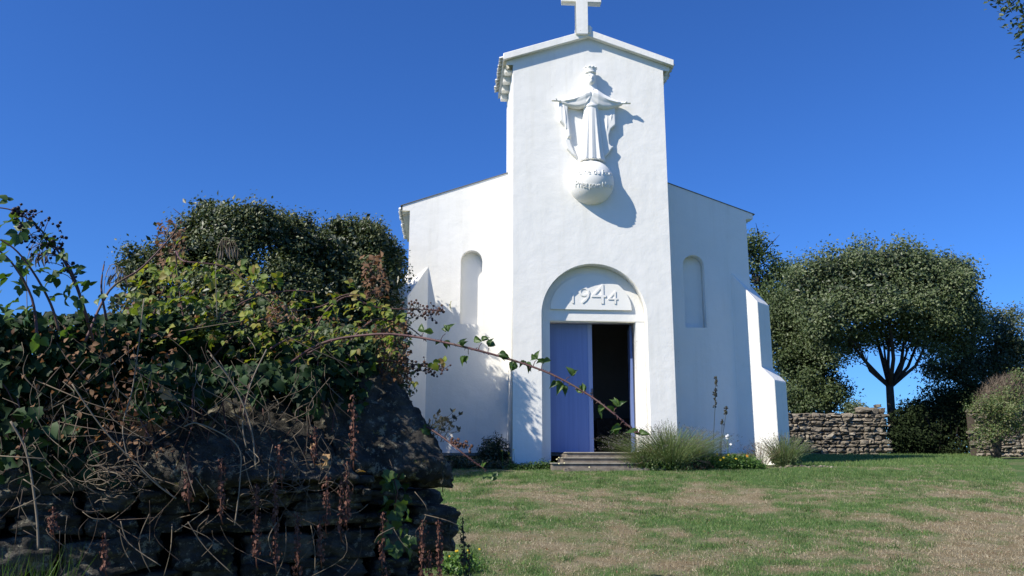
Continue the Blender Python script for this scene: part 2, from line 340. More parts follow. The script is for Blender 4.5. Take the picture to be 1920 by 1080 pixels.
def grass():
    def blades(name, N, hmin, hmax, wd, want_green, m, x0=-.6, x1=13, y0=6, y1=17.2, label=''):
        Y = y0 + (y1-y0)*rng.random(N)**1.25; X = x0 + (x1-x0)*rng.random(N)
        keep = (X < Y*.64+1.0) & (X > -.3-.02*Y); gg = green(X, Y)
        pr = np.clip((gg-.35)*2.2, 0.03, 1) if want_green else np.clip(1.15-gg*1.3, .15, 1)
        keep &= rng.random(N) < pr; keep &= ~((X > -1.1) & (X < 7.5) & (Y > 16.95)); X, Y = X[keep], Y[keep]; gg = gg[keep]; n = len(X)
        pos = np.column_stack([X, Y, g(X, Y)-.003]); az = rng.uniform(0, 6.283, n); lean = rng.uniform(.1, 1.0 if want_green else 1.35, n)
        up = np.column_stack([np.sin(lean)*np.cos(az), np.sin(lean)*np.sin(az), np.cos(lean)]); h = rng.uniform(hmin, hmax, n)*(.5+gg*.8 if want_green else 1)
        sc = np.column_stack([np.full(n, wd)*rng.uniform(.7, 1.4, n), np.full(n, wd), h])
        V, Fc = scatter(T_BLADE[0], T_BLADE[1], pos, rot_from(up, rng.uniform(0, 6.283, n)), sc)
        tag(link(name, np_mesh(name, V, Fc), m), label, 'grass', kind='stuff')
    gm = leaf_mat('grass_blade', [(.055, .12, .03), (.095, .185, .045), (.15, .24, .065), (.22, .26, .10)], .6, .3)
    dm = leaf_mat('straw_blade', [(.20, .15, .09), (.34, .28, .18), (.48, .42, .30)], .8, .15, (1, 1, .9))
    blades('grass', 330000, .016, .048, .006, True, gm, label='short green grass growing in patches across the lawn')
    blades('dry_grass', 260000, .015, .045, .005, False, dm, label='withered straw coloured grass lying over the worn lawn')
    # far lawn towards the field wall
    blades('far_grass', 60000, .04, .08, .012, True, gm, 7.2, 19, 17, 25.5, label='green grass between the chapel and the far stone wall')
    N = 420; X = rng.uniform(.2, 11, N); Y = 6.4+9.5*rng.random(N); k = green(X, Y) > .45; X, Y = X[k], Y[k]; n0 = len(X); per = 34
    X = np.repeat(X, per)+rng.normal(0, .05, n0*per); Y = np.repeat(Y, per)+rng.normal(0, .05, n0*per); n = len(X); up = np.column_stack([rng.normal(0, .5, n), rng.normal(0, .5, n), np.ones(n)])
    V, Fc = scatter(T_BLADE[0], T_BLADE[1], np.column_stack([X, Y, g(X, Y)-.005]), rot_from(up, rng.uniform(0, 6.28, n)), np.column_stack([np.full(n, .006), np.full(n, .006), rng.uniform(.04, .10, n)]))
    tag(link('grass_tufts', np_mesh('gt', V, Fc), leaf_mat('tuft_blade', [(.03, .075, .015), (.06, .12, .025), (.09, .15, .04)], .6, .3)), 'darker taller tufts of grass scattered over the lawn', 'grass', kind='stuff')
    # fallen leaves and husks
    N = 1700; X = rng.uniform(.2, 9, N); Y = 6.4+9*rng.random(N)**1.3; pos = np.column_stack([X, Y, g(X, Y)+.012])
    nr = np.column_stack([rng.normal(0, .4, N), rng.normal(0, .4, N), np.ones(N)])
    o = leaves('fallen_leaves', T_LEAF, pos, nr, .028, BROWN); tag(o, 'small dry brown leaves scattered over the lawn', 'leaf litter', kind='stuff')
grass()

# ------------------------------------------------------------------ chapel
XL, XR, TY, DP, TD = 1.3245, 4.744, 17.0, 1.45, 2.0
XC = (XL+XR)/2; WY = TY+DP; HW = 3.99; NL, NR = XC-HW, XC+HW; NY1 = 21.4; BASE = -.25
ch = empty('chapel', (XC, TY, 0), 'white rendered village chapel with gabled front tower, blue door and small side wings', 'chapel')
zE, zA = 8.98, 9.63                       # roof-top heights of the tower at the fascia end and apex
OV = .22; sl = (zA-zE)/((XR-XL)/2+OV); zw = zE + sl*OV     # roof top over the wall line
def part(me, name, m, parent=None): return link(name, me, m, parent or ch)
kne = .1
def zroof(x): return zA - sl*abs(x-XC)
ft = .13                                  # roof slab thickness
A0, A1, AS = 1.93, 4.19, 3.10             # door arch
outer = [(XL, BASE), (XL, zroof(XL)-ft-.14), (XL-.15, zroof(XL)-ft-.14), (XL-.15, zroof(XL-.15)-ft+.01), (XC, zA-ft+.01), (XR+.15, zroof(XL-.15)-ft+.01), (XR+.15, zroof(XL)-ft-.14), (XR, zroof(XL)-ft-.14), (XR, BASE)]
part(flat_shape([outer], .28, TY, [arch(A0, A1, -.1, AS, 40)]), 'tower_front', PLASTER)
# inner layer with the door opening (recess back)
D0, D1, DT, SILL = 2.14, 4.0, 3.03, .262
part(flat_shape([[(XL+.02, BASE), (XL+.02, 6.9), (XR-.02, 6.9), (XR-.02, BASE)]], .40, TY+.28, [[(D0, -.1), (D0, DT), (D1, DT), (D1, -.1)]]), 'door_surround', PLASTER)
part(flat_shape([[(A0, 3.19), (A1, 3.19), (A1, 3.03), (A0, 3.03)]], .01, TY+.272), 'lintel', PLASTER)
# tympanum panel with the year
pc, pr, pz = 3.03, .88, 3.27
part(flat_shape([[(pc-pr*math.cos(math.pi*i/30), pz+(.76*math.sin(math.pi*i/30))) for i in range(31)]], .06, TY+.222), 'tympanum', SCULPT)
def text_mesh(s, size, ext, thin=-.008):
    cu = bpy.data.curves.new('t', 'FONT'); cu.body = s; cu.size = size; cu.extrude = ext; cu.resolution_u = 3; cu.offset = thin
    o = bpy.data.objects.new('t', cu); C.objects.link(o); dg = bpy.context.evaluated_depsgraph_get(); dg.update()
    me = bpy.data.meshes.new_from_object(o.evaluated_get(dg)); bpy.data.objects.remove(o); return me
def join_meshes(mes):
    bm = bmesh.new()
    for m in mes: bm.from_mesh(m)
    r = bpy.data.meshes.new('j'); bm.to_mesh(r); bm.free(); return r
digs = []
for s, x, h, z0 in (('1', 2.62, .24, 3.40), ('9', 2.76, .36, 3.40), ('4', 3.04, .43, 3.40), ('4', 3.40, .28, 3.40)):
    me = text_mesh(s, 1, .5); xs = [v.co.x for v in me.vertices]; ys = [v.co.y for v in me.vertices]; k = h/(max(ys)-min(ys)); x00, y00 = min(xs), min(ys)
    wf = 1.12
    for v in me.vertices: v.co = (x+(v.co.x-x00)*k*wf, TY+.222-.006 - v.co.z*.02, z0+(v.co.y-y00)*k)
    part(me, 'numeral', SCULPT)
# tower sides, back
b = MB(); b.box((XL, TY+.283, BASE), (XL+.3, TY+TD, zroof(XL)-ft-.02)); part(b.mesh(), 'tower_side', PLASTER)
b = MB(); b.box((XR-.3, TY+.283, BASE), (XR, TY+TD, zroof(XL)-ft-.02)); part(b.mesh(), 'tower_side', PLASTER)
part(flat_shape([[(XL+.3, 6.3), (XL+.3, zroof(XL+.3)-ft-.02), (XC, zA-ft-.02), (XR-.3, zroof(XL+.3)-ft-.02), (XR-.3, 6.3)]], .25, TY+TD-.25), 'tower_back', PLASTER)
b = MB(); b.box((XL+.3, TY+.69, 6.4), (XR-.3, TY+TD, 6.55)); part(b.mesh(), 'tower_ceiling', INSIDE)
# tower roof: slab, fascia and tiles
RF = TY-.03; RB = TY+TD-.08
def roof(name, xc, half, ztop, slope, y0, y1, th, m, parent, rad=.085, tile_over=.1, fm=None, tiles=True):
    o = [(xc-half, ztop-slope*half-th), (xc-half, ztop-slope*half), (xc, ztop), (xc+half, ztop-slope*half), (xc+half, ztop-slope*half-th), (xc, ztop-th)]
    r = part(flat_shape([o], y1-y0, y0), name, m, parent)
    if tiles:
        b = MB(); n = int((y1-y0-.06)/(rad*2.5)); L = math.hypot(half+tile_over, slope*(half+tile_over))
        for sgn in (-1, 1):
            for i in range(n):
                yc = y0+.14+(i+.1)*(y1-y0-.16)/n + random.uniform(-.01, .01); ext = random.uniform(-.02, .02)
                segs = []
                for xx in (0.02, half+tile_over+ext):
                    z = ztop+.035-slope*xx; rr = rad*(1 if xx > .1 else .8)
                    segs.append([Vector((xc+sgn*xx, yc+rr*math.cos(a), z-.03+rr*math.sin(a)*.9)) for a in [math.pi*k/8 for k in range(9)]] +
                                [Vector((xc+sgn*xx, yc+(rr-.018)*math.cos(a), z-.03+(rr-.018)*math.sin(a)*.9)) for a in [math.pi*k/8 for k in range(8, -1, -1)]])
                b.loft(segs)
            for i in range(n):      # channel tiles between
                yc = y0+.14+(i+.6)*(y1-y0-.16)/n
                if yc > y1-.1: continue
                segs = []
                for xx in (0.02, half+tile_over-.03):
                    z = ztop+.055-slope*xx
                    segs.append([Vector((xc+sgn*xx, yc+rad*math.cos(a), z-rad*.7*math.sin(a))) for a in [math.pi*k/6 for k in range(7)]] +
                                [Vector((xc+sgn*xx, yc+(rad-.016)*math.cos(a), z-(rad-.016)*.7*math.sin(a))) for a in [math.pi*k/6 for k in range(6, -1, -1)]])
                b.loft(segs)
        b.build('roof_tiles', TILE, r)
    return r
troof = roof('tower_roof', XC, (XR-XL)/2+OV, zA, sl, RF, RB, ft, SOFFIT, ch, rad=.07)
fo = (XR-XL)/2+OV+.004
part(flat_shape([[(XC-fo, zA-sl*fo-ft-.004), (XC-fo, zA-sl*fo+.02), (XC, zA+.035), (XC+fo, zA-sl*fo+.02), (XC+fo, zA-sl*fo-ft-.004), (XC, zA-ft-.004)]], .1, RF-.1+.003, bevel=.012), 'gable_fascia', PLASTER, troof)
for side in (-1, 1):
    for i in range(4):
        y = TY+.24+i*.46; x = XL if side < 0 else XR
        zt = zroof(XL+0)-ft-.01
        b = MB(); x0, x1 = sorted((x+side*.002, x+side*.17)); b.box((x0, y, zt-.2), (x1, y+.16, zroof(XL-.15)-ft-.004 if True else zt))
        b.build('corbel', PLASTER, ch, bevel=.006)
# cross on the apex
cz = zA; crx = 2.875
b = MB()
pts = [(crx-.137, cz-.12), (crx-.137, 10.31), (crx-.45, 10.31), (crx-.45, 10.60), (crx-.137, 10.60), (crx-.137, 11.05), (crx+.137, 11.05), (crx+.137, 10.60), (crx+.45, 10.60), (crx+.45, 10.31), (crx+.137, 10.31), (crx+.137, cz-.12)]
cr = part(flat_shape([pts], .2, TY-.2, bevel=.012), 'cross', PLASTER)
b = MB(); b.box((crx-.13, TY-.16, cz-.1), (crx+.24, TY+.12, cz+.14)); b.build('cross_base', PLASTER, cr, bevel=.04, seg=3)
# nave front wings
zN = 5.89; nsl = .352; OVN = .17
def nz(x): return zN + nsl*((HW+OVN)-abs(x-XC))
def niche(xc): return arch(xc-.25, xc+.25, 3.12, 4.6, 20)
for sgn, nm in ((-1, 'left'), (1, 'right')):
    xa = XC+sgn*HW; xb = XC+sgn*((XR-XL)/2-.01); xo = XC+sgn*(HW+OVN)
    poly = [(xa, BASE), (xb, BASE), (xb, nz(xb)), (xo, nz(xo)), (xo, nz(xo)-.12), (xa, nz(xo)-.12)]
    nc = .49 if sgn < 0 else 5.69
    part(flat_shape([poly], .26, WY, [niche(nc)]), 'front_wall', PLASTER)
    me = flat_shape([[(xa+(-sgn)*.01, BASE), (xb, BASE), (xb, 6.0), (xa+(-sgn)*.01, 5.3)]], .1, WY+.262); part(me, 'inner_wall', PLASTER)
    if True:
        me = flat_shape([niche(nc)], .03, WY+.231); part(me, 'blind_window', SCULPT)
    # side wall + cornice box
    x0, x1 = sorted((xa-sgn*.001, xa-sgn*.35)); b = MB(); b.box((x0, WY+.263, BASE), (x1, NY1, nz(xa)-.05)); part(b.mesh(), 'side_wall', PLASTER)
    # dark verge under the rake
roofn = roof('nave_roof', XC, HW+OVN+.03, nz(XC)+.03, nsl, WY+.265, NY1+.1, .07, SOFFIT, ch, tile_over=.09)
VERGE = plain('grey_verge_mortar', (.16, .16, .15), .9)
for sgn in (-1, 1):
    xa_, xb_ = XC+sgn*((XR-XL)/2+.005), XC+sgn*(HW+OVN+.05)
    part(flat_shape([[(xa_, nz(xa_)+.004), (xb_, nz(xb_)+.004), (xb_, nz(xb_)+.018), (xa_, nz(xa_)+.018)]], .29, WY-.02), 'verge', VERGE, roofn)
b = MB(); b.box((NL, NY1-.3, BASE), (NR, NY1, 5.9)); part(b.mesh(), 'back_wall', PLASTER)
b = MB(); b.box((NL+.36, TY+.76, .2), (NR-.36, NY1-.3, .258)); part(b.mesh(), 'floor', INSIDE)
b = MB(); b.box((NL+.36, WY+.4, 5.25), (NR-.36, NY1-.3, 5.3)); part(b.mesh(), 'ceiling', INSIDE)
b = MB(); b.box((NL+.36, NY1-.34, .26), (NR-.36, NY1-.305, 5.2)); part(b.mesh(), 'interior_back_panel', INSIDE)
for k in range(3):
    for sx in (-1, 1):
        b = MB(); xc = XC+sx*1.5; y = WY+1.2+k*.9; b.box((xc-1, y, .26), (xc+1, y+.05, 1.1)); b.box((xc-1, y-.35, .65), (xc+1, y, .69)); pe = b.build('pew', BARK, None)
        tag(pe, 'dark wooden pew inside the chapel, %s row on the %s of the aisle' % (('front', 'middle', 'rear')[2-k], ('left', 'right')[sx > 0]), 'pew', 'pews inside the chapel')
# diagonal buttresses
def buttress(side):
    cx = NL if side < 0 else NR; d = Vector((side*.7071, -.7071)); w = Vector((.7071, side*.7071)); hw = .325
    prof = [(-.42, BASE), (-.42, 4.46+.095*1.29), (.297, 3.66), (.297, 2.17), (.58, 1.86), (.58, BASE)]
    b = MB(); vs = []
    for s in (-hw, hw):
        for u, z in prof: vs.append((cx+d.x*u+w.x*s, WY+d.y*u+w.y*s, z))
    n = len(prof); b.add(vs, [tuple(range(n)), tuple(range(2*n-1, n-1, -1))] + [(i, (i+1) % n, n+(i+1) % n, n+i) for i in range(n)])
    b.build('buttress', PLASTER, ch, bevel=.012)
buttress(-1); buttress(1)
# doors
def door_leaf(x0, x1, m):
    b = MB(); b.box((x0, 0, SILL+.01), (x1, .045, DT-.01)); me = b.mesh()
    return me
dl = part(flat_shape([[(D0+.003, SILL+.01), (3.02, SILL+.01), (3.02, DT+.04), (D0+.003, DT+.04)]], .045, TY+.69), 'door', DOOR)
b = MB(); b.box((3.02, TY+.682, SILL+.008), (3.115, TY+.72, DT+.04)); b.build('cover_strip', DOORTRIM, dl, bevel=.004)
for i in range(1, 6):
    pass
b = MB(); b.box((3.085, TY+.665, 1.42), (3.105, TY+.682, 1.62)); b.tube([(3.095, TY+.67, 1.52), (3.095, TY+.62, 1.52), (3.04, TY+.615, 1.52)], .011, 8); b.build('door_handle', BARK, dl)
b = MB(); an = R_(81); L = .88; d = Vector((-math.cos(math.pi-an), 0, 0)); 
hx, hy = D1+.002, TY+.695; dv = Vector((-math.cos(an)*-1, math.sin(an))); dv = Vector((math.cos(an)*1.0, math.sin(an))); nv = Vector((-dv.y, dv.x))
q = [Vector((hx, hy)), Vector((hx, hy))+dv*L, Vector((hx, hy))+dv*L+nv*.045, Vector((hx, hy))+nv*.045]
b.add([(p.x, p.y, SILL+.01) for p in q]+[(p.x, p.y, DT-.012) for p in q], [(0, 1, 2, 3), (7, 6, 5, 4), (0, 4, 5, 1), (1, 5, 6, 2), (2, 6, 7, 3), (3, 7, 4, 0)])
dr = b.build('door', DOOR, ch); dr['label'] = 'blue right door leaf standing open into the dark interior'
dl['label'] = 'closed blue left door leaf with pale cover strip'

# steps
st = empty('stone_steps', (3.1, 16.5, 0), 'worn grey stone steps leading up to the blue chapel door', 'steps')
for (x0, x1, y0, z0, z1) in ((2.36, 3.95, 16.62, .145, .236), (2.26, 4.02, 16.36, .055, .13), (2.0, 4.25, 16.08, -.06, .026)):
    b = MB(); b.box((x0, y0, z0-.06), (x1, TY+.75 if z1 > .2 else TY+.1, z1)); sp_ = b.build('step', STEP, st, bevel=.012)
    b = MB(); b.box((x0-.012, y0-.028, z1+.001), (x1+.012, y0+.3, z1+.026)); b.build('tread_lip', STEPL, sp_, bevel=.008)  # added lip; its pale colour stands for the lit tread top
b = MB(); b.box((2.22, 15.9, -.16), (4.2, 16.2, -.045)); b.build('foot_slab', STEP, st, bevel=.02)

# ------------------------------------------------------------------ statue
def ell(cx, cy, cz, a, b_, n=28, f=None, tilt=0):
    r = []
    for k in range(n):
        t = 2*math.pi*k/n; m = f(t) if f else 1
        r.append(Vector((cx+a*m*math.cos(t), cy+b_*m*math.sin(t), cz)))
    return r
def ball(b, c, rx, ry, rz, n=14):
    rings = []
    for i in range(1, n):
        p = math.pi*i/n; rings.append(ell(c[0], c[1], c[2]-rz*math.cos(p), rx*math.sin(p), ry*math.sin(p), 18))
    b.loft(rings)
S0 = 3.05; GY = TY
def statue():
    root = empty('statue', (S0, TY, 6.5), 'white relief statue of a crowned robed figure with outstretched arms on a globe', 'statue')
    b = MB(); yb = TY-.11
    # skirt
    rings = []
    for i in range(15):
        t = i/14; z = 6.50+(7.78-6.50)*t; a = .285-.125*t**.7; bb = .20-.06*t; am = .10*(1-t)**.6
        rings.append(ell(S0, yb, z, a, bb, 72, lambda w: 1+am*math.sin(11*w+.6)+am*.5*math.sin(17*w)))
    b.loft(rings)
    rings = [ell(S0, yb, z, a, bb, 40) for z, a, bb in ((7.74, .165, .145), (7.80, .17, .15), (7.84, .155, .14), (7.95, .18, .15), (8.05, .20, .15), (8.14, .17, .13), (8.2, .09, .09), (8.3, .062, .065), (8.36, .06, .06))]
    b.loft(rings)
    b.loft([ell(S0, yb, z, a, bb, 40) for z, a, bb in ((7.735, .15, .13), (7.745, .178, .158), (7.785, .178, .158), (7.795, .15, .13))])
    # head, hair, face
    hy = yb-.03; H = len(b.v); ball(b, (S0, hy, 8.42), .088, .105, .145); ball(b, (S0, hy-.06, 8.36), .055, .055, .075)
    ball(b, (S0, hy-.108, 8.405), .016, .026, .035); ball(b, (S0, hy-.1, 8.345), .026, .02, .011)
    for s in (-1, 1):
        ball(b, (S0+s*.036, hy-.086, 8.462), .03, .022, .010); ball(b, (S0+s*.036, hy-.083, 8.43), .017, .016, .010)
    rings = [ell(S0, hy+.045, z, a, bb, 32, lambda w: 1+.05*math.sin(9*w)) for z, a, bb in ((8.14, .15, .09), (8.22, .135, .09), (8.34, .115, .085), (8.45, .11, .10), (8.54, .098, .10))]
    b.loft(rings)
    rings = []
    for z, a in ((8.535, .104), (8.56, .108), (8.565, .100), (8.62, .106), (8.67, .118)): rings.append(ell(S0, hy, z, a, a*1.05, 32))
    b.loft(rings)
    for k in range(10):
        t = 2*math.pi*k/10; ball(b, (S0+.108*math.cos(t), hy+.112*math.sin(t), 8.672), .026, .026, .022, 8)
    for i in range(H, len(b.v)):
        x, y, z = b.v[i]; b.v[i] = (S0+(x-S0)*1.22, hy+(y-hy)*1.05, 8.14+(z-8.14)*(1.12 if z < 8.53 else .92)-(.02 if z < 8.53 else -.06))
    # arms as cape sleeves
    for s in (-1, 1):
        rings = []
        for (dx, zt, zb, d) in ((.02, 8.20, 7.82, .12), (.14, 8.185, 7.74, .14), (.26, 8.10, 7.715, .13), (.38, 8.04, 7.73, .115), (.5, 7.99, 7.765, .10), (.62, 7.94, 7.81, .08), (.70, 7.915, 7.85, .055), (.715, 7.905, 7.86, .045)):
            r = []
            for k in range(24):
                t = 2*math.pi*k/24; zc, hh = (zt+zb)/2, (zt-zb)/2
                r.append(Vector((S0+s*dx, yb-.05+.05*math.sin(dx*2.5)-d*math.cos(t)*(1+.1*math.sin(5*t)), zc+hh*math.sin(t))))
            rings.append(r)
        b.loft(rings)
        # wrist and hand
        wz = 7.885; b.tube([(S0+s*.69, yb-.04, wz), (S0+s*.76, yb-.05, wz-.005)], [.032, .026], 10)
        rings = []
        for dx, a, bb in ((.745, .018, .028), (.775, .017, .040), (.81, .016, .043), (.83, .012, .038)):
            rings.append([Vector((S0+s*dx, yb-.05+bb*math.cos(t), wz-.006+a*math.sin(t))) for t in [2*math.pi*k/14 for k in range(14)]])
        b.loft(rings)
        for j, (oy, L) in enumerate(((-.032, .062), (-.011, .072), (.011, .068), (.031, .052))):
            b.tube([(S0+s*.815, yb-.05+oy, wz-.005), (S0+s*(.825+L*.5), yb-.05+oy*1.15, wz-.003), (S0+s*(.825+L), yb-.05+oy*1.25, wz-.016)], [.011, .010, .007], 7)
        b.tube([(S0+s*.765, yb-.08, wz), (S0+s*.79, yb-.112, wz+.018), (S0+s*.812, yb-.125, wz+.03)], [.013, .011, .008], 7)
    # mantle folds running over the breast
    b.tube([(S0+.03, yb-.13, 8.17), (S0-.01, yb-.145, 8.0), (S0-.10, yb-.145, 7.86), (S0-.17, yb-.10, 7.74)], [.012, .016, .018, .01], 8)
    b.tube([(S0-.05, yb-.12, 8.15), (S0-.2, yb-.15, 7.98), (S0-.4, yb-.13, 7.9), (S0-.6, yb-.1, 7.87)], [.012, .016, .016, .008], 8)
    b.tube([(S0+.05, yb-.12, 8.15), (S0+.2, yb-.15, 7.98), (S0+.4, yb-.13, 7.9), (S0+.6, yb-.1, 7.87)], [.012, .016, .016, .008], 8)
    fig = link('robed_figure', remesh(b.mesh(), .0105, 1), SCULPT, root)
    # mantle hanging from the arms
    k = lambda x, y: (S0+(x-435)/3.86/83, 6.518+(305-(y/3.86+120))/78.5)
    L = [k(*p) for p in ((432, 300), (205, 300), (207, 370), (216, 432), (246, 466), (262, 500), (250, 545), (240, 585), (262, 628), (292, 660), (335, 700), (432, 700))]
    Rr = [k(*p) for p in ((432, 300), (608, 300), (610, 452), (575, 484), (560, 530), (563, 590), (578, 607), (594, 602), (560, 650), (508, 700), (432, 700))]
    m1 = flat_shape([L], .035, TY-.033, bevel=.008); m2 = flat_shape([Rr[::-1]], .12, TY-.122, bevel=.02)
    Ls = [k(*p) for p in ((204, 296), (272, 296), (268, 380), (276, 440), (284, 520), (288, 545), (262, 560), (264, 500), (246, 466), (214, 434))]
    m3 = flat_shape([Ls[::-1]], .14, TY-.138, bevel=.02)
    Lt = [k(*p) for p in ((240, 560), (282, 556), (292, 600), (330, 690), (296, 664), (262, 628))]
    m4 = flat_shape([Lt[::-1]], .09, TY-.088, bevel=.015)
    b2 = MB()
    for x, y0, y1, yy in ((238, 310, 520, .125), (582, 320, 470, .10), (548, 330, 600, .10)):
        p0, p1 = k(x, y0), k(432+(x-432)*.92, y1); b2.tube([(p0[0], TY-yy, p0[1]), ((p0[0]+p1[0])/2+.01, TY-yy-.02, (p0[1]+p1[1])/2), (p1[0], TY-yy, p1[1])], [.016, .02, .01], 8)
    link('mantle', remesh(join_meshes([m1, m2, m3, m4, b2.mesh()]), .012, 1), SCULPT, root)
    # globe: half ball on the wall
    gc = Vector((3.035, TY+.02, 6.045)); gr = .505; bm = bmesh.new(); bmesh.ops.create_uvsphere(bm, u_segments=96, v_segments=64, radius=gr)
    for v in bm.verts: v.co += gc
    bmesh.ops.bisect_plane(bm, geom=bm.verts[:]+bm.edges[:]+bm.faces[:], plane_co=(0, TY+.05, 0), plane_no=(0, 1, 0), clear_outer=True)
    for f_ in bm.faces: f_.smooth = True
    me = bpy.data.meshes.new('globe'); bm.to_mesh(me); bm.free(); gl = link('globe', me, SCULPT, root)
    mes = []
    for s, h, xa, xb, z0, dip in (('Reine du Port', .16, -.41, .43, .06, -.03), ('Priez pour Nous', .17, -.38, .43, -.19, -.07)):
        me = text_mesh(s, 1, .02, -.014); bm = bmesh.new(); bm.from_mesh(me); bmesh.ops.triangulate(bm, faces=bm.faces); bmesh.ops.subdivide_edges(bm, edges=[e for e in bm.edges if e.calc_length() > .15], cuts=2); bm.to_mesh(me); bm.free()
        x0 = min(v.co.x for v in me.vertices); x1 = max(v.co.x for v in me.vertices)
        for v in me.vertices:
            u = (v.co.x-x0)/(x1-x0); x = xa+(xb-xa)*u; zz = z0+v.co.y*h*1.1+dip*math.cos((u-.5)*math.pi); rad = gr-.004+(v.co.z+.02)*.42
            yy = math.sqrt(max(gr*gr-x*x-zz*zz, .001)); d = Vector((x, -yy, zz)).normalized()*rad; v.co = gc+d
        link('inscription', me, SCULPT, gl)
statue()

# ------------------------------------------------------------------ rocks
def rock_bm(bm, c, s, rot=0, seed=0, sub=3, box=.55, amp=.16):
    r = bmesh.ops.create_icosphere(bm, subdivisions=sub, radius=1); off = Vector((seed*3.17, seed*1.3, seed*.77)); cr, sr = math.cos(rot), math.sin(rot)
    for v in r['verts']:
        p = v.co.normalized(); m = max(abs(p.x), abs(p.y), abs(p.z)); q = p*(1-box) + p/m*box*.82
        q *= 1 + amp*noise.noise(p*1.6+off) + amp*.45*noise.noise(p*4.2+off) + (amp*.22*noise.noise(p*10+off) if sub > 2 else 0)
        q = Vector((q.x*s[0], q.y*s[1], q.z*s[2])); t = (noise.noise(off)*.18)
        x, z = q.x*math.cos(t)-q.z*math.sin(t), q.x*math.sin(t)+q.z*math.cos(t)
        v.co = (c[0]+x*cr-q.y*sr, c[1]+x*sr+q.y*cr, c[2]+z)
def rock_mesh(lst, smooth=True):
    bm = bmesh.new()
    for a in lst: rock_bm(bm, *a)
    for f_ in bm.faces: f_.smooth = smooth
    me = bpy.data.meshes.new('rocks'); bm.to_mesh(me); bm.free(); return me
def course_wall(A, B, z0f, z1f, hr, lr, thick, seed, sub, amp=.16, bx=.86):
    "stones laid in courses along A->B; z0f(t), z1f(t) bottom and top"
    rnd = random.Random(seed); A, B = Vector(A), Vector(B); L = (B-A).length; d = (B-A)/L; ang = math.atan2(d.y, d.x); out = []
    z = min(z0f(0), z0f(1)); row = 0
    while z < max(z1f(0), z1f(.5), z1f(1)):
        h = rnd.uniform(*hr); t = -rnd.uniform(0, lr[1])
        while t < L:
            l = rnd.uniform(*lr); m = t+l/2; u = m/L
            if 0 <= m <= L and z+h*.5 < z1f(u) and z+h*.5 > z0f(u)-h:
                hh = h*rnd.uniform(.8, 1.15); c = A+d*m; n_ = Vector((-d.y, d.x)); off = rnd.uniform(-.012, .03)*thick*3
                out.append(((c.x+n_.x*off, c.y+n_.y*off, z+h/2+rnd.uniform(-.14, .14)*h), (l*(.60 if bx > .9 else .535), thick*.5, hh*(.64 if bx > .9 else .56)), ang+rnd.uniform(-.05, .05), rnd.random()*90, sub, bx, amp))
            t += l*rnd.uniform(.94, 1.02)
        z += h*.97; row += 1
    return out
WA, WB = Vector((-2.65, 2.42)), Vector((.0, 3.52))       # foreground wall line, left to right end
wd = (WB-WA).normalized(); wn = Vector((-wd.y, wd.x))
def fore_wall():
    root = empty('dry_stone_wall', (-.6, 3.3, -1.4), 'dark dry stone wall with big lichened boulders in the left foreground, its open end by the lawn', 'wall')
    A, B = WA, WB
    st_ = course_wall(A+wn*.16, B+wn*.16, lambda u: -1.45, lambda u: .02, (.07, .125), (.14, .36), .34, 3, 4, .2)
    # the broken end: quoins turned to the lawn, behind the face
    rnd = random.Random(5)
    for k in range(11):
        z = -1.3+k*.115; c = B+wd*rnd.uniform(-.1, -.02)+wn*rnd.uniform(.3, .45)
        st_.append(((c.x, c.y, z), (.17, .2, .062), math.atan2(wd.y, wd.x)+rnd.uniform(-.3, .3), k*7.3+1, 3, .6, .2))
    o = link('wall_stone', rock_mesh(st_), ROCK, root)
    # core of earth and rubble
    b = MB(); lo, hi = -1.6, -.02; q = [A+wn*.16, B+wn*.2-wd*.22, B+wn*.75-wd*.25, A+wn*.75]
    b.add([(p.x, p.y, lo) for p in q]+[(p.x, p.y, hi) for p in q], [(3, 2, 1, 0), (4, 5, 6, 7), (0, 1, 5, 4), (1, 2, 6, 5), (2, 3, 7, 6), (3, 0, 4, 7)])
    b.build('rubble_core', GAP, root)
    return root
fore_wall()
def big_rock(name, outline, depth, yf, label, vox=.014, amp=.02, seed=1):
    "outline in photo pixels measured at depth yf(px); given real thickness"
    pts = [W(px, py, yf(px, py)) for px, py in outline]; n = len(pts)
    c = sum(pts, Vector())/n; b = MB(); back = wn.to_3d()*depth
    # front face slightly domed, back offset
    vs = [p for p in pts] + [c+(p-c)*.86 + back*-.10 for p in pts] + [c+(p-c)*.97+back for p in pts] + [c - wn.to_3d()*.13*depth*1.2, c+back]
    fs = []
    for i in range(n):
        j = (i+1) % n; fs += [(i, j, n+j, n+i), (i, 2*n+i, 2*n+j, j), (n+i, n+j, 3*n), (2*n+i, 3*n+1, 2*n+j)]
    b.add(vs, fs); me = remesh(b.mesh(), vox, 2); off = Vector((seed*5.1, seed*2.3, 0))
    me.calc_normals_split() if hasattr(me, 'calc_normals_split') else None
    ns = [v.normal.copy() for v in me.vertices]
    for v, nn in zip(me.vertices, ns):
        p = v.co+off; v.co += nn*(amp*1.6*noise.noise(p*4)+amp*1.0*noise.noise(p*11)+amp*.6*noise.noise(p*27)+amp*.4*noise.noise(p*55))
    for f_ in me.polygons: f_.use_smooth = True
    o = link(name, me, ROCK); o['label'] = label; o['category'] = 'boulder'; return o
def yw(px, py=0):
    "depth of the wall face under a pixel column"
    x = W(px, 872, 1.0).x     # X = x*Y
    # WA + t*wd : X - x*Y = 0
    t = (x*WA.y-WA.x)/(wd.x-x*wd.y); return WA.y+t*wd.y
big_rock('boulder', [(636, 664), (668, 654), (700, 668), (728, 702), (768, 752), (806, 806), (836, 858), (842, 892), (790, 905), (700, 900), (640, 880), (585, 800), (560, 740), (600, 690)], .34, lambda a, c: yw(a)-.04+max(0, 900-c)*.0011, 'big leaning boulder with a long sunlit slope down to the wall end', seed=1)
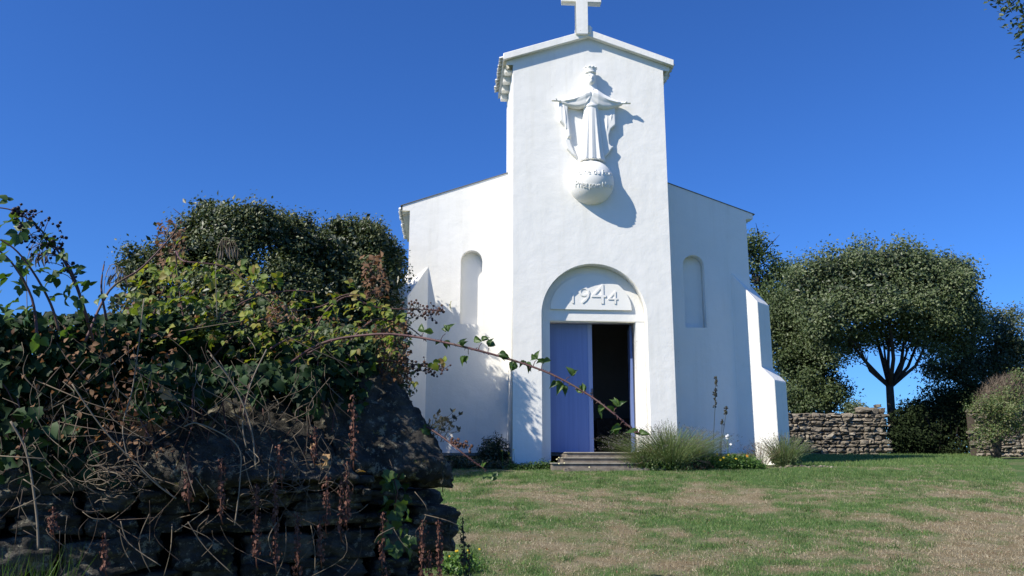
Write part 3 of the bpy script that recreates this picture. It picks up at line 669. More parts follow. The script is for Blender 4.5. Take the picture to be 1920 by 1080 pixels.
big_rock('boulder', [(262, 888), (292, 812), (330, 790), (352, 760), (440, 742), (505, 756), (560, 765), (600, 806), (655, 858), (672, 902), (600, 914), (470, 900), (340, 915)], .4, lambda a, c: yw(a)-.09+max(0, 905-c)*.0016, 'broad rounded boulder with grey lichen under the ivy, centre of the stone wall', seed=2, amp=.026)
big_rock('boulder', [(60, 900), (90, 830), (160, 800), (250, 830), (290, 890), (200, 925)], .35, lambda a, c: yw(a)+.08, 'small dark boulder in deep shade at the left of the stone wall', seed=3)
# earth bank behind the wall that carries the thicket
def bank():
    N, M = 60, 26; V = []
    for i in range(N+1):
        for j in range(M+1):
            u, v = i/N, j/M; base = WA-wd*3.2+wd*(u*(3.2+2.88-.28)); p = base+wn*(.36+v*2.3)
            dr_ = (1-u)*5.8; h = .44-.62*float(1-sm(np.array((dr_-.12)/.36))); prof = float(sm(np.array(v/.12))*(1-sm(np.array((v-.62)/.38))))
            z = -1.55+(float(h)+1.5)*max(prof, .0)+.05*noise.noise(Vector((p.x*2, p.y*2, 3)))
            
            V.append((p.x, p.y, z))
    Fc = [(i*(M+1)+j, (i+1)*(M+1)+j, (i+1)*(M+1)+j+1, i*(M+1)+j+1) for i in range(N) for j in range(M)]
    b = MB(); b.add(V, Fc, True); o = b.build('earth_bank', GAP, None, fix=True); tag(o, kind='structure')
bank()

# ------------------------------------------------------------------ far walls
def field_wall(name, A, B, ztop, label, hr=(.08, .20), lr=(.10, .38), th=.5, seed=11):
    A, B = Vector(A), Vector(B); root = empty(name, (*((A+B)/2), 0), label, 'wall')
    zb = lambda u: gz(*(A+(B-A)*u))-.06
    zt = ztop if callable(ztop) else (lambda u: ztop)
    d = (B-A).normalized(); n_ = Vector((-d.y, d.x))
    link('wall_stone', rock_mesh(course_wall(A+n_*.2, B+n_*.2, zb, zt, hr, lr, th, seed, 2, .34, .95), False), FARROCK, root)
    b = MB(); K = 14; vs = []
    for k in range(K+1):
        u = k/K; p = A+(B-A)*u; z0, z1 = zb(u)-.2, zt(u)-.1
        for q, z in ((p+n_*.14, z0), (p+n_*.14, z1), (p+n_*.5, z1), (p+n_*.5, z0)): vs.append((q.x, q.y, z))
    fs = [(k*4+i, k*4+(i+1) % 4, k*4+4+(i+1) % 4, k*4+4+i) for k in range(K) for i in range(4)] + [(0, 1, 2, 3), (K*4+3, K*4+2, K*4+1, K*4)]
    b.add(vs, fs); b.build('mortar_core', FARGAP, root)
FW0 = W(1440, 852, 25); FW1 = W(1662, 852, 25)
ztl = W(1500, 778, 25).z; ztr = W(1660, 770, 25).z
field_wall('field_wall', (9.6, 25.0), (FW1.x+.12, 25.0), lambda u: ztl+.06*math.sin(u*9)+(ztr-ztl)*u + (.12 if u > .94 else 0), 'sunlit rubble stone wall in the background between the chapel buttress and the oak tree')
RW0 = W(1838, 852, 22.5); 
field_wall('field_wall', (RW0.x, 22.6), (RW0.x+5.5, 21.5), lambda u: W(1890, 765, 22.5).z+(W(1890, 708, 22.5).z-W(1890, 765, 22.5).z)*math.sin(min(u*5, 1.57)), 'overgrown stone wall at the right edge behind the leafy shrub', seed=17, hr=(.06, .12), lr=(.1, .3))

# ------------------------------------------------------------------ trees
def crown_points(blobs, N, shell=.55):
    "points biased to the outer part of ellipsoid clumps; returns pos, outward normals"
    w = np.array([b[3]*b[4]*b[5] for b in blobs])**.75; idx = rng.choice(len(blobs), N, p=w/w.sum()); B = np.array([b[:6] for b in blobs])[idx]
    d = rng.normal(size=(N, 3)); d /= np.linalg.norm(d, axis=1, keepdims=True); r = rng.random(N)**shell
    r = r*(1+.16*np.sin(d[:, 0]*7+idx)*np.sin(d[:, 2]*6+idx*2)+.10*np.sin(d[:, 1]*13+idx))
    return B[:, :3] + d*r[:, None]*B[:, 3:6], d
def subclumps(blobs, k=16, lo=.24, hi=.42):
    out = []
    for b in blobs:
        out.append((b[0], b[1], b[2], b[3]*.62, b[4]*.62, b[5]*.62))
        for i in range(k):
            d = rng.normal(size=3); d /= np.linalg.norm(d); q = rng.uniform(.55, .95); s = rng.uniform(lo, hi)
            out.append((b[0]+d[0]*q*b[3], b[1]+d[1]*q*b[4], b[2]+d[2]*q*b[5], b[3]*s, b[4]*s, b[5]*s))
    return out
def twigs_and_leaves(name, blobs, N, size, m, parent, per=9, spread=.16, shell=.55, up=.5, floor=None, clump=True):
    "leaf sprays: clusters of leaves round many small twig tips"
    if clump: blobs = subclumps(blobs)
    K = N//per; c, d = crown_points(blobs, K, shell); c = np.repeat(c, per, 0); d = np.repeat(d, per, 0)
    pos = c + rng.normal(size=c.shape)*spread*np.array([1, 1, .8]); nr = d*.7 + rng.normal(size=c.shape)*.6 + np.array([-.5, -.35, up])
    if floor is not None: k = pos[:, 2] > floor; pos, nr = pos[k], nr[k]
    return leaves(name, T_LEAF, pos, nr, size, m, parent)
def limb_tree(root, base, fork, tips, r0, m=BARK, seed=1):
    rnd = random.Random(seed); b = MB(); base, fork = Vector(base), Vector(fork)
    mid = (base+fork)/2+Vector((rnd.uniform(-.05, .05), 0, 0)); b.tube([base-Vector((0, 0, .3)), base, mid, fork], [r0*1.4, r0*1.15, r0*.95, r0*.85], 12)
    b.build('trunk', m, root)
    b = MB()
    for i, t in enumerate(tips):
        t = Vector(t); k = (t-fork); p1 = fork+k*.35+Vector((rnd.uniform(-.15, .15), rnd.uniform(-.1, .1), -.12*k.length*rnd.uniform(0, 1))); p2 = fork+k*.7+Vector((rnd.uniform(-.2, .2), 0, rnd.uniform(-.1, .1)))
        r = r0*rnd.uniform(.38, .6); b.tube([fork-Vector((0, 0, r0*.6)), p1, p2, t], [r, r*.75, r*.5, r*.15], 8)
        for j in range(5):
            s = p1.lerp(p2, rnd.random()) if j < 2 else p2.lerp(t, rnd.random()); e = s+Vector((rnd.uniform(-1, 1), rnd.uniform(-.8, .8), rnd.uniform(.1, .9)))*.28*k.length
            b.tube([s, (s+e)/2+Vector((rnd.uniform(-.08, .08), 0, .06)), e], [r*.34, r*.22, r*.06], 5, False)
    b.build('limb', m, root)
def PB(px, py, Y, rx, rz, ry=None):
    "clump seen at pixel, radii in pixels -> metres"
    p = W(px, py, Y); k = (p.dot(F))/FPX; return (p.x, p.y, p.z, rx*k, (ry or rx)*k, rz*k)

SHRUB = leaf_mat('olive_shrub_leaf', [(.05, .09, .025), (.09, .14, .035), (.15, .18, .06), (.14, .12, .06)], .55, .3)
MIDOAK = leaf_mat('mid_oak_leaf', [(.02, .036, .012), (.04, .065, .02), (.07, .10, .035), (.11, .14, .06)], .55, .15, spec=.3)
THICK = leaf_mat('shaded_ivy_leaf', [(.008, .014, .006), (.018, .03, .01), (.03, .045, .016)], .7, .1, spec=.1)  # near-black colour holds the shade under the trees
def far_trees():
    # round holm oak
    TY0 = 25.8; base = W(1672, 775, TY0); base.z = gz(base.x, TY0)
    root = empty('holm_oak', base, 'round-crowned evergreen oak with forked dark trunk rising behind the end of the stone wall', 'tree')
    fork = W(1668, 722, TY0); tips = [W(px, py, TY0+dy) for px, py, dy in ((1600, 650, .5), (1570, 620, -.8), (1640, 600, .3), (1672, 560, -.3), (1710, 640, -.5), (1740, 610, .6), (1700, 540, .2), (1530, 580, .3), (1780, 590, -.4), (1620, 540, 1.2), (1660, 520, -1.3))]
    limb_tree(root, base, fork, tips, .135, seed=3)
    bl = [PB(1650, 530, TY0, 120, 72), PB(1560, 540, TY0-.6, 85, 75), PB(1740, 545, TY0, 92, 72), PB(1520, 545, TY0-.2, 48, 50), PB(1640, 500, TY0, 80, 40), PB(1720, 508, TY0, 72, 42), PB(1565, 508, TY0, 55, 40), PB(1790, 540, TY0, 52, 52),
          PB(1775, 600, TY0+.3, 62, 42), PB(1790, 575, TY0+.3, 48, 50), PB(1560, 590, TY0-1.2, 60, 45), PB(1830-30, 500, TY0, 26, 24), PB(1600, 492, TY0-1, 40, 22), PB(1680, 488, TY0-.8, 46, 22), PB(1640, 570, TY0-1.6, 70, 34), PB(1735, 580, TY0-1.2, 60, 36), PB(1600, 622, TY0-.5, 44, 26), PB(1660, 608, TY0-.4, 50, 24), PB(1720, 618, TY0-.3, 44, 26), PB(1545, 655, TY0+.4, 36, 26), PB(1790, 640, TY0+.6, 40, 30), PB(1570, 672, TY0-.6, 26, 16), PB(1600, 652, TY0+.6, 24, 16), PB(1762, 660, TY0-.5, 26, 18), PB(1640, 640, TY0+.8, 22, 12), PB(1705, 642, TY0+.8, 20, 12), PB(1615, 462, TY0, 20, 14), PB(1690, 455, TY0, 18, 12), PB(1815, 520, TY0, 24, 20), PB(1625, 628, TY0+.9, 46, 26), PB(1690, 625, TY0+.9, 46, 26), PB(1745, 640, TY0+.7, 36, 24), PB(1580, 640, TY0+.5, 34, 26)]
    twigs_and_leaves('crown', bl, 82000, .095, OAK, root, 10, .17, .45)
    twigs_and_leaves('inner_crown', [(q[0], q[1], q[2]+.1, q[3]*.8, q[4]*.8, q[5]*.72) for q in bl[:15]], 12000, .15, OAKDARK, root, 8, .14, .6, clump=False)  # darker leaves paint shade into the middle of the crown
    # dark trees between chapel and oak
    Y2 = 28; b0 = W(1560, 800, Y2); b0.z = gz(b0.x, Y2)
    root = empty('oak_tree', b0, 'dense dark tree low behind the stone wall beside the chapel buttress', 'tree')
    limb_tree(root, b0, b0+Vector((0, 0, 1.2)), [W(px, py, Y2) for px, py in ((1500, 650), (1530, 600), (1570, 680), (1480, 700))], .2, seed=5)
    bl = [PB(1500, 600, Y2, 50, 60), PB(1480, 570, Y2, 34, 50), PB(1530, 640, Y2-.8, 46, 44), PB(1460, 620, Y2, 40, 60), PB(1520, 690, Y2, 62, 62), PB(1500, 740, Y2-.6, 72, 44), PB(1562, 742, Y2, 36, 34), PB(1470, 650, Y2, 60, 60), PB(1540, 640, Y2+.5, 50, 40), PB(1480, 760, Y2-1, 60, 26)]
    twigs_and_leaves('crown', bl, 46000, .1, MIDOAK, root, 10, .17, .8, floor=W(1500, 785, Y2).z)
    Y3 = 30; b0 = W(1440, 800, Y3); b0.z = gz(b0.x, Y3)
    root = empty('oak_tree', b0, 'tall thin-topped tree rising behind the chapel roof edge and right buttress', 'tree')
    limb_tree(root, b0, W(1440, 660, Y3), [W(px, py, Y3) for px, py in ((1425, 460), (1445, 520), (1470, 560), (1410, 500), (1485, 500))], .2, seed=6)
    bl = [PB(1420, 462, Y3, 24, 24), PB(1425, 500, Y3, 34, 34), PB(1455, 505, Y3, 30, 22), PB(1440, 550, Y3, 46, 40), PB(1480, 520, Y3, 30, 30), PB(1480, 560, Y3, 40, 46), PB(1430, 600, Y3, 44, 40), PB(1400, 470, Y3, 22, 30)]
    twigs_and_leaves('crown', bl, 11000, .12, leaf_mat('leafy_green', [(.04, .07, .02), (.07, .11, .035), (.10, .14, .05)], .5, .3), root, 8, .2, .7)
    Y4 = 27.5; b0 = W(1850, 830, Y4); b0.z = gz(b0.x, Y4)
    root = empty('oak_tree', b0, 'spreading dark green tree at the right edge behind the overgrown wall', 'tree')
    limb_tree(root, b0, W(1850, 740, Y4), [W(px, py, Y4) for px, py in ((1780, 680), (1820, 640), (1880, 620), (1920, 640), (1760, 700))], .2, seed=8)
    bl = [PB(1800, 660, Y4, 70, 55), PB(1870, 640, Y4, 70, 60), PB(1930, 650, Y4, 60, 70), PB(1760, 700, Y4, 44, 40), PB(1840, 700, Y4, 70, 40), PB(1905, 590, Y4+1, 26, 16), PB(1845, 600, Y4, 34, 22), PB(1900, 700, Y4, 60, 40)]
    twigs_and_leaves('crown', bl, 26000, .1, leaf_mat('grey_green_leaf', [(.025, .045, .018), (.05, .075, .03), (.08, .10, .05)], .5, .2), root, 9, .18, .6)
    # ivy mass past the end of the wall, in the oak's shade
    Y5 = 26.2; p = W(1745, 850, Y5)
    root = empty('ivy_thicket', (p.x, p.y, gz(p.x, p.y)), 'dark shaded ivy thicket under the trees past the end of the stone wall', 'thicket')
    bl = [PB(1688, 815, 25.1, 22, 40), PB(1700, 780, 25.3, 26, 26), PB(1715, 825, 25.3, 34, 34), PB(1770, 760, Y5, 40, 30), PB(1825, 735, Y5-.3, 30, 24), PB(1700, 815, Y5, 42, 44), PB(1740, 800, Y5, 50, 50), PB(1790, 790, Y5, 50, 60), PB(1830, 790, Y5-.6, 40, 60), PB(1720, 770, Y5+.5, 30, 22), PB(1800, 745, Y5, 46, 22), PB(1850, 810, Y5-1, 30, 40), PB(1745, 840, Y5, 70, 26)]
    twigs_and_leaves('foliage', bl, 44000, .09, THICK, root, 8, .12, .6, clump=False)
    b = MB()
    for k in range(26):
        x = p.x+random.uniform(-1.3, 1.8); y = Y5+random.uniform(-.9, .2); z = gz(x, y); b.tube([(x, y, z-.05), (x+random.uniform(-.15, .15), y, z+.6), (x+random.uniform(-.3, .3), y+.1, z+1.25)], [.02, .014, .006], 5)
    b.build('stem', BARK, root)
    for (px, py, Y, r, lab) in ((1598, 768, 60, 15, 'tiny distant tree seen through the gap between the dark tree and the oak trunk'),):
        q = W(px, 778, Y); q.z = gz(q.x, Y); root = empty('distant_tree', q, lab, 'tree')
        limb_tree(root, q, q+Vector((0, 0, 1.6)), [W(px+dx, py-4, Y) for dx in (-8, 0, 8)], .16, seed=9)
        twigs_and_leaves('crown', [PB(px, py, Y, r, r*.9), PB(px+10, py+10, Y, r, r*.6)], 1800, .2, OAK, root, 6, .3)
    # shrub and dry plants in front of the right wall
    Y6 = 20.6; p = W(1868, 850, Y6); z0 = gz(p.x, Y6); root = empty('leafy_shrub', (p.x, Y6, z0), 'bright green arching shrub growing against the stone wall at the right edge', 'shrub')
    bl = [PB(1868, 770, Y6, 36, 30), PB(1840, 760, Y6, 26, 20), PB(1895, 755, Y6, 30, 30), PB(1865, 805, Y6, 30, 26), PB(1900, 800, Y6, 24, 24), PB(1915, 705, Y6, 14, 12), PB(1838, 820, Y6, 16, 20)]
    twigs_and_leaves('foliage', bl, 7000, .055, SHRUB, root, 7, .1, .8)
    b = MB()
    for bb in bl:
        for k in range(5):
            e = Vector(bb[:3])+Vector((random.uniform(-.3, .3), 0, random.uniform(-.2, .3))); b.tube([(p.x+random.uniform(-.1, .1), Y6, z0-.05), (p.x+(e.x-p.x)*.3, Y6, z0+(e.z-z0)*.6), e], [.018, .012, .005], 5)
    b.build('stem', BARK, root)
    root = empty('dry_grass_clump', W(1890, 700, 22.2), 'withered grass tuft crowning the overgrown wall at the right edge', 'grass tuft')
    n = 5200; X = rng.uniform(W(1845, 720, 22.2).x, W(1960, 720, 22.2).x, n); Yq = rng.uniform(21.9, 22.9, n); Z = rng.uniform(-.5, .1, n)+W(1890, 712, 22.2).z-.75*np.exp(-((X-W(1838, 720, 22.2).x)/.45)**2)
    up = np.column_stack([rng.normal(0, .5, n), rng.normal(0, .4, n)-.2, np.ones(n)*.8]); V, Fc = scatter(T_BLADE[0], T_BLADE[1], np.column_stack([X, Yq, Z]), rot_from(up, rng.uniform(0, 6.28, n)), np.column_stack([np.full(n, .012), np.full(n, .012), rng.uniform(.1, .26, n)]))
    link('grass_blades', np_mesh('g', V, Fc), DRYSTEM, root)
    # near bough hanging in at the top right corner
    root = empty('overhanging_branch', W(1985, -60, 5.2), 'leafy branch tip hanging into the top right corner', 'branch')
    b = MB(); s0 = W(2260, -260, 5.4); ends = [W(1858, -2, 5.2), W(1880, 22, 5.2), W(1905, 55, 5.2), W(1922, 95, 5.25), W(1960, 20, 5.3), W(1930, -30, 5.3), W(2000, 130, 5.3)]
    pos = []; 
    for e in ends:
        m1 = s0.lerp(e, .5)+Vector((0, 0, .12)); b.tube([s0, m1, e], [.02, .011, .003], 6)
        for k in range(330):
            t = random.random()**.6; q = m1.lerp(e, t); pos.append(q+Vector((random.gauss(0, .035), random.gauss(0, .04), random.gauss(0, .03)-.01)))
    b.tube([W(2700, -300, 5.8), W(2450, -330, 5.6), s0], [.05, .035, .02], 8); b.build('stem', BARK, root)
    pos = np.array([tuple(p) for p in pos]); n = len(pos); k = rng.normal(size=(n, 3))*.5+np.array([.2, -.6, .6])
    V, Fc = scatter(T_LEAF[0]*np.array([.8, 1, 1]), T_LEAF[1], pos, rot_from(k, 2.3+rng.normal(0, .5, n)), rng.uniform(.04, .065, n)); link('foliage', np_mesh('f', V, Fc), OAK, root)
far_trees()

# ------------------------------------------------------------------ big evergreen bushes left of the chapel
def bushes():
    specs = [
        ('evergreen_bush', 'tall broad evergreen bush, leftmost and highest of the three left of the chapel', [(430, 455, 14.2, 95, 80), (370, 440, 14.2, 48, 56), (470, 420, 14.4, 60, 42), (400, 405, 14.4, 50, 32), (330, 480, 14, 60, 55), (270, 520, 13.8, 52, 55), (300, 600, 13.8, 90, 70), (420, 580, 13.8, 100, 80), (520, 560, 14, 60, 90), (245, 490, 13.8, 24, 30)], 46000),
        ('evergreen_bush', 'evergreen bush with a rounded middle top between the tall bush and the chapel', [(555, 440, 14.9, 48, 44), (560, 500, 14.8, 66, 70), (590, 580, 14.6, 70, 90), (530, 425, 14.9, 26, 26), (610, 470, 14.9, 40, 40)], 22000),
        ('evergreen_bush', 'evergreen bush pressed against the left corner of the chapel', [(660, 470, 15.6, 52, 50), (690, 450, 15.6, 38, 34), (715, 500, 15.9, 44, 60), (680, 560, 15.4, 78, 85), (714, 580, 15.9, 32, 110), (700, 680, 15.6, 60, 90), (640, 430, 15.6, 26, 20), (672, 452, 17.4, 44, 44), (690, 520, 17.4, 46, 70), (705, 600, 17.2, 40, 80), (696, 455, 16.6, 28, 34), (640, 470, 18.2, 60, 50), (712, 540, 16.4, 26, 60), (716, 640, 16.4, 26, 70), (620, 480, 17, 50, 60), (720, 730, 16.2, 26, 60), (720, 470, 16.0, 22, 26), (722, 660, 16.1, 24, 90), (700, 780, 15.6, 55, 80)], 95000)]
    for name, lab, bl, N in specs:
        bl = [PB(a, c, Y, rx, rz, ry=min(rx, 110)) for a, c, Y, rx, rz in bl]; cx = sum(q[0] for q in bl)/len(bl); cy = sum(q[1] for q in bl)/len(bl)
        root = empty(name, (cx, cy, gz(cx, cy)), lab, 'bush')
        # lower body reaching the ground
        low = [(q[0], q[1], gz(q[0], q[1])+h_, max(q[3], .45), q[4], .8) for q in bl for h_ in (.5, 1.5)]
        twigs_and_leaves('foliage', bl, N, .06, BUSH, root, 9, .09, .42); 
        twigs_and_leaves('inner_foliage', [(q[0], q[1], q[2], q[3]*.82, q[4]*.82, q[5]*.82) for q in bl], N//4, .12, OAKDARK, root, 9, .09, .6, clump=False)  # dark leaf colour put inside as shade, also thickens the cast shadow
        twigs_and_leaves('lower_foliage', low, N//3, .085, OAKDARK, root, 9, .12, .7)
        b = MB(); z0 = gz(cx, cy)
        for q in bl:
            b.tube([(cx+random.uniform(-.3, .3), cy, z0-.2), (cx+(q[0]-cx)*.5, cy, z0+(q[2]-z0)*.5), q[:3]], [.06, .045, .02], 7)
            for k in range(7):
                e = Vector(q[:3])+Vector((random.gauss(0, .5)*q[3], random.gauss(0, .5)*q[4], random.gauss(0, .5)*q[5])); b.tube([q[:3], (Vector(q[:3])+e)/2+Vector((0, 0, .05)), e], [.02, .013, .004], 5)
        b.build('stem', BARK, root)
bushes()

# ------------------------------------------------------------------ planting at the foot of the chapel
def spray(root, c, n, h, spread, m, wd=.006, head=None, hn=.35, bend=.35, up=1.0):
    "radiating thin stems; optional little flower spikes"
    V = []; Fc = []; hp = []; hd = []
    for i in range(n):
        a = random.uniform(0, 6.283); k = random.random()**.6; d = Vector((math.cos(a)*spread*k, math.sin(a)*spread*k*.7, 0)); p0 = Vector(c)+d*.35; hh = h*random.uniform(.6, 1.05)*(1-.35*k)
        p1 = p0+d*.45+Vector((0, 0, hh*.6)); p2 = p0+d*(1+bend*random.random())+Vector((random.gauss(0, .03), random.gauss(0, .03), hh)); s = Vector((math.sin(a*3+i), math.cos(a*2+i), 0)).normalized()*wd/2
        b0 = len(V); V += [p0-s, p0+s, p1-s, p1+s, p2-s*.5, p2+s*.5]; Fc += [(b0, b0+1, b0+3, b0+2), (b0+2, b0+3, b0+5, b0+4)]
        if head and random.random() < hn: hp.append(p2); hd.append((p2-p1).normalized())
    me = np_mesh('s', np.array([tuple(v) for v in V]), np.array(Fc)); link('stems', me, m, root)
    if hp:
        P_, D_ = np.array([tuple(v) for v in hp]), np.array([tuple(v) for v in hd]); k = 6
        pos = np.repeat(P_, k, 0)-np.repeat(D_, k, 0)*rng.uniform(0, .05, len(P_)*k)[:, None]+rng.normal(0, .004, (len(P_)*k, 3))
        fs_ = leaves('flower_spikes', T_LEAF, pos, np.repeat(D_, k, 0)*.3+rng.normal(0, 1, pos.shape), .018, head, root); fs_['kind'] = 'stuff'
def mound(root, c, rx, ry, rz, N, size, m, name='foliage', shell=.5, spread=.02, T=T_LEAF, per=5):
    bl = [(c[0]+random.uniform(-.45, .45)*rx, c[1]+random.uniform(-.3, .3)*ry, c[2]+rz*random.uniform(.1, .45), rx*random.uniform(.4, .65), ry*.6, rz*random.uniform(.35, .6)) for _ in range(7)]+[(c[0], c[1], c[2]+rz*.3, rx, ry, rz*.6)]
    K = N//per; p, d = crown_points(bl, K, shell); p = np.repeat(p, per, 0)+rng.normal(0, spread, (K*per, 3)); d = np.repeat(d, per, 0)
    leaves(name, T, p, d*.6+rng.normal(0, .7, p.shape)+np.array([-.2, -.2, .4]), size, m, root)
def blooms(root, pts, m, r=.022, n=8, name='flower'):
    for p in pts:
        b = MB(); p = Vector(p); nn = Vector((random.uniform(-.5, .2), -.8, random.uniform(.3, .9))).normalized(); u = nn.orthogonal().normalized(); v = nn.cross(u); k0 = len(b.v)
        vs = [p+nn*.004]; fs = []
        for i in range(n):
            a = 2*math.pi*i/n
            for da, rr in ((-.28, .75), (0, 1), (.28, .75)): vs.append(p+(u*math.cos(a+da)+v*math.sin(a+da))*r*rr)
            q = 1+3*i; fs += [(0, q, q+1), (0, q+1, q+2)]
        b.add(vs, fs); b.build(name, m, root, fix=False)
def planting():
    def G(px, py, Y): p = W(px, py, Y); return Vector((p.x, Y, gz(p.x, Y)))
    c = G(1255, 860, 16.2); root = empty('lavender_bush', c, 'large grey-green lavender bush right of the chapel steps', 'bush')
    spray(root, c, 1900, .95, .95, LAV, .006, LAVHEAD, .55); c2 = G(1215, 860, 16.1); spray(root, c2, 500, .5, .5, LAV, .006, None)
    mound(root, c+Vector((0, 0, 0)), .80, .45, .6, 13000, .035, LAV); c3 = G(1300, 860, 16.3); spray(root, c3, 500, .7, .5, LAV, .006, LAVHEAD, .5)
    b = MB()
    for i in range(60):
        a = random.uniform(-1.3, 1.3); b.tube([c, c+Vector((math.sin(a)*.35, -.15, .2)), c+Vector((math.sin(a)*.75, -.3, .35*random.random()+.1))], [.006, .005, .003], 4)
    b.build('woody_stems', DRYSTEM, root)
    mound(root, G(1235, 862, 16.0), .7, .2, .3, 3500, .04, BRAMG, name='low_leaves'); mound(root, G(1290, 862, 16.1), .5, .2, .22, 1800, .035, BROWN, name='withered_leaves')
    c = G(1470, 858, 17.3); root = empty('lavender_bush', c, 'smaller lavender bush at the foot of the right buttress', 'bush')
    spray(root, c, 750, .78, .5, LAV, .006, LAVHEAD, .5); mound(root, c, .36, .3, .4, 2600, .035, LAV)
    c = G(1425, 858, 17.1); root = empty('dry_weed', c, 'pale dried weed standing against the white buttress face', 'weed'); spray(root, c, 130, .55, .35, DRYSTEM, .005, BROWN, .6)
    # flower bed
    c = G(1360, 862, 16.6); root = empty('flower_bed', (c.x, c.y, c.z), 'low green bed with yellow flowers below the shaded right wing', 'flower bed')
    for px, w, h, n in ((1330, .38, .30, 2600), (1370, .42, .32, 3000), (1400, .34, .3, 1800), (1285, .3, .22, 1400), (1250, .3, .16, 900), (1420, .25, .15, 800)): mound(root, G(px, 864, 16.35), w, .25, h, n, .045, HERB)
    blooms(root, [W(px, py, 16.1) for px, py in ((1345, 851), (1357, 858), (1365, 853), (1380, 860), (1351, 862))], YEL, .026, name='yellow_flower')
    blooms(root, [W(px, py, 16.05) for px, py in ((1291, 846), (1311, 847), (1312, 856), (1296, 861), (1309, 852))], YEL, .018, name='small_yellow_flower')
    blooms(root, [W(1401, 855, 16.1)], ORG, .032, name='orange_flower')
    c = G(1362, 858, 16.8); root = empty('daisy', c, 'white daisies on thin stems in front of the shaded wing', 'flower'); b = MB()
    fl = [W(px, py, 16.7) for px, py in ((1362, 818), (1363, 822), (1365, 816), (1370, 833))]
    for q in fl: b.tube([c, (c+q)/2+Vector((.02, 0, 0)), q], .003, 4)
    b.build('stem', HERB, root); blooms(root, fl, WHI, .028, 10)
    c = G(1335, 858, 16.9); root = empty('fresh_herb', c, 'feathery green weeds at the wall foot beneath the white daisies', 'weed'); spray(root, c, 160, .42, .6, HERB, .006); spray(root, G(1400, 858, 16.9), 130, .42, .4, HERB, .006)
    # tall dark seed heads
    for (x0, y0, x1, y1, lab, hl) in ((1337, 835, 1342, 706, 'tallest dark seed stalk in front of the shaded right wing', 34), (1352, 835, 1362, 762, 'short dark seed stalk with a knobbly head, right of the tallest stalk', 14), (1350, 838, 1354, 786, 'smallest dark seed stalk beside the daisies', 8)):
        c = G(x0, 860, 16.9); p1, p2 = W(x0, y0, 16.8), W(x1, y1, 16.8); root = empty('seed_stalk', c, lab, 'plant'); b = MB(); b.tube([c, p1, p1.lerp(p2, .6)+Vector((.012, 0, 0)), p2], [.009, .008, .006, .004], 6); b.build('stem', DARKDRY, root)
        b = MB()
        for k in range(hl*2):
            t = 1-random.random()*(.45 if hl > 20 else .2); q = p1.lerp(p2, t)+Vector((random.gauss(0, .018), random.gauss(0, .018), 0)); ball(b, q, .014, .014, .018, 5)
        b.build('seed_head', DARKDRY, root)
    # left of the steps
    c = G(925, 860, 17.7); root = empty('dark_shrub', c, 'small dark green rounded shrub in the corner left of the tower', 'shrub'); mound(root, c, .36, .35, .78, 5200, .05, OAKDARK, shell=.45)
    mound(root, G(965, 850, 17.0), .1, .1, .1, 100, .04, OAKDARK, name='outer_foliage')
    c = G(885, 866, 17.2); root = empty('dark_weed', c, 'dark low weeds along the foot of the shaded left wing', 'weed')
    for px, w, h in ((860, .5, .3), (900, .4, .22), (940, .35, .2)): mound(root, G(px, 862, 16.7), w, .25, h, 1400, .045, OAKDARK)
    c = G(1000, 864, 16.6); root = empty('low_weeds', c, 'low green weeds between the tower foot and the left end of the steps', 'weed')
    for px, w, h in ((985, .3, .14), (1010, .28, .18), (1035, .16, .14), (965, .2, .1)): mound(root, G(px, 864, 16.35), w, .2, h, 900, .04, BRAMG)
    c = G(950, 860, 16.4); root = empty('dandelion', c, 'yellow dandelions on thin stems left of the tower corner', 'flower'); b = MB(); fl = [W(px, py, 16.3) for px, py in ((941, 845), (954, 850), (963, 843), (957, 858))]
    for q in fl: b.tube([(q.x+.02, 16.3, gz(q.x, 16.3)), (q.x+.01, 16.3, q.z-.1), q], .004, 4)
    b.build('stem', HERB, root); blooms(root, fl, YEL, .022)
    c = G(1050, 868, 16.05); root = empty('daisy', c, 'tiny pale flowers in the grass before the lowest step', 'flower'); blooms(root, [W(px, py, 15.8) for px, py in ((1044, 861), (1048, 869), (1058, 868), (1105, 876), (1048, 858))], plain('cream_petal', (.75, .7, .4), .6), .018)
    # rubble edging at the buttress
    st_ = []
    for k in range(46):
        x = random.uniform(6.6, 8.0) if k < 34 else random.uniform(4.3, 6.4); y = random.uniform(16.5, 17.2)-(.35 if k >= 34 else 0); s = random.uniform(.02, .05); st_.append(((x, y, gz(x, y)+s*.3), (s*1.3, s, s*.7), random.random()*3, k*3.3, 1, .4, .3))
    o = link('rubble_stones', rock_mesh(st_), FARROCK); tag(o, 'small pale stones strewn along the bed edge by the right buttress', 'stones', kind='stuff')
    # clover-like taller clump beside the wall end
    c = Vector((-.02, 6.2, gz(-.02, 6.2)))
    p = W(865, 975, 8.0); c = Vector((p.x, 8.0, gz(p.x, 8.0))); root = empty('weed_clump', c, 'bright green weed clump with yellow flowers on the lawn beside the wall end', 'weed'); mound(root, c, .3, .3, .16, 1500, .04, HERB); blooms(root, [c+Vector((random.uniform(-.25, .2), -.1, random.uniform(.1, .22))) for _ in range(9)], YEL, .012)
planting()

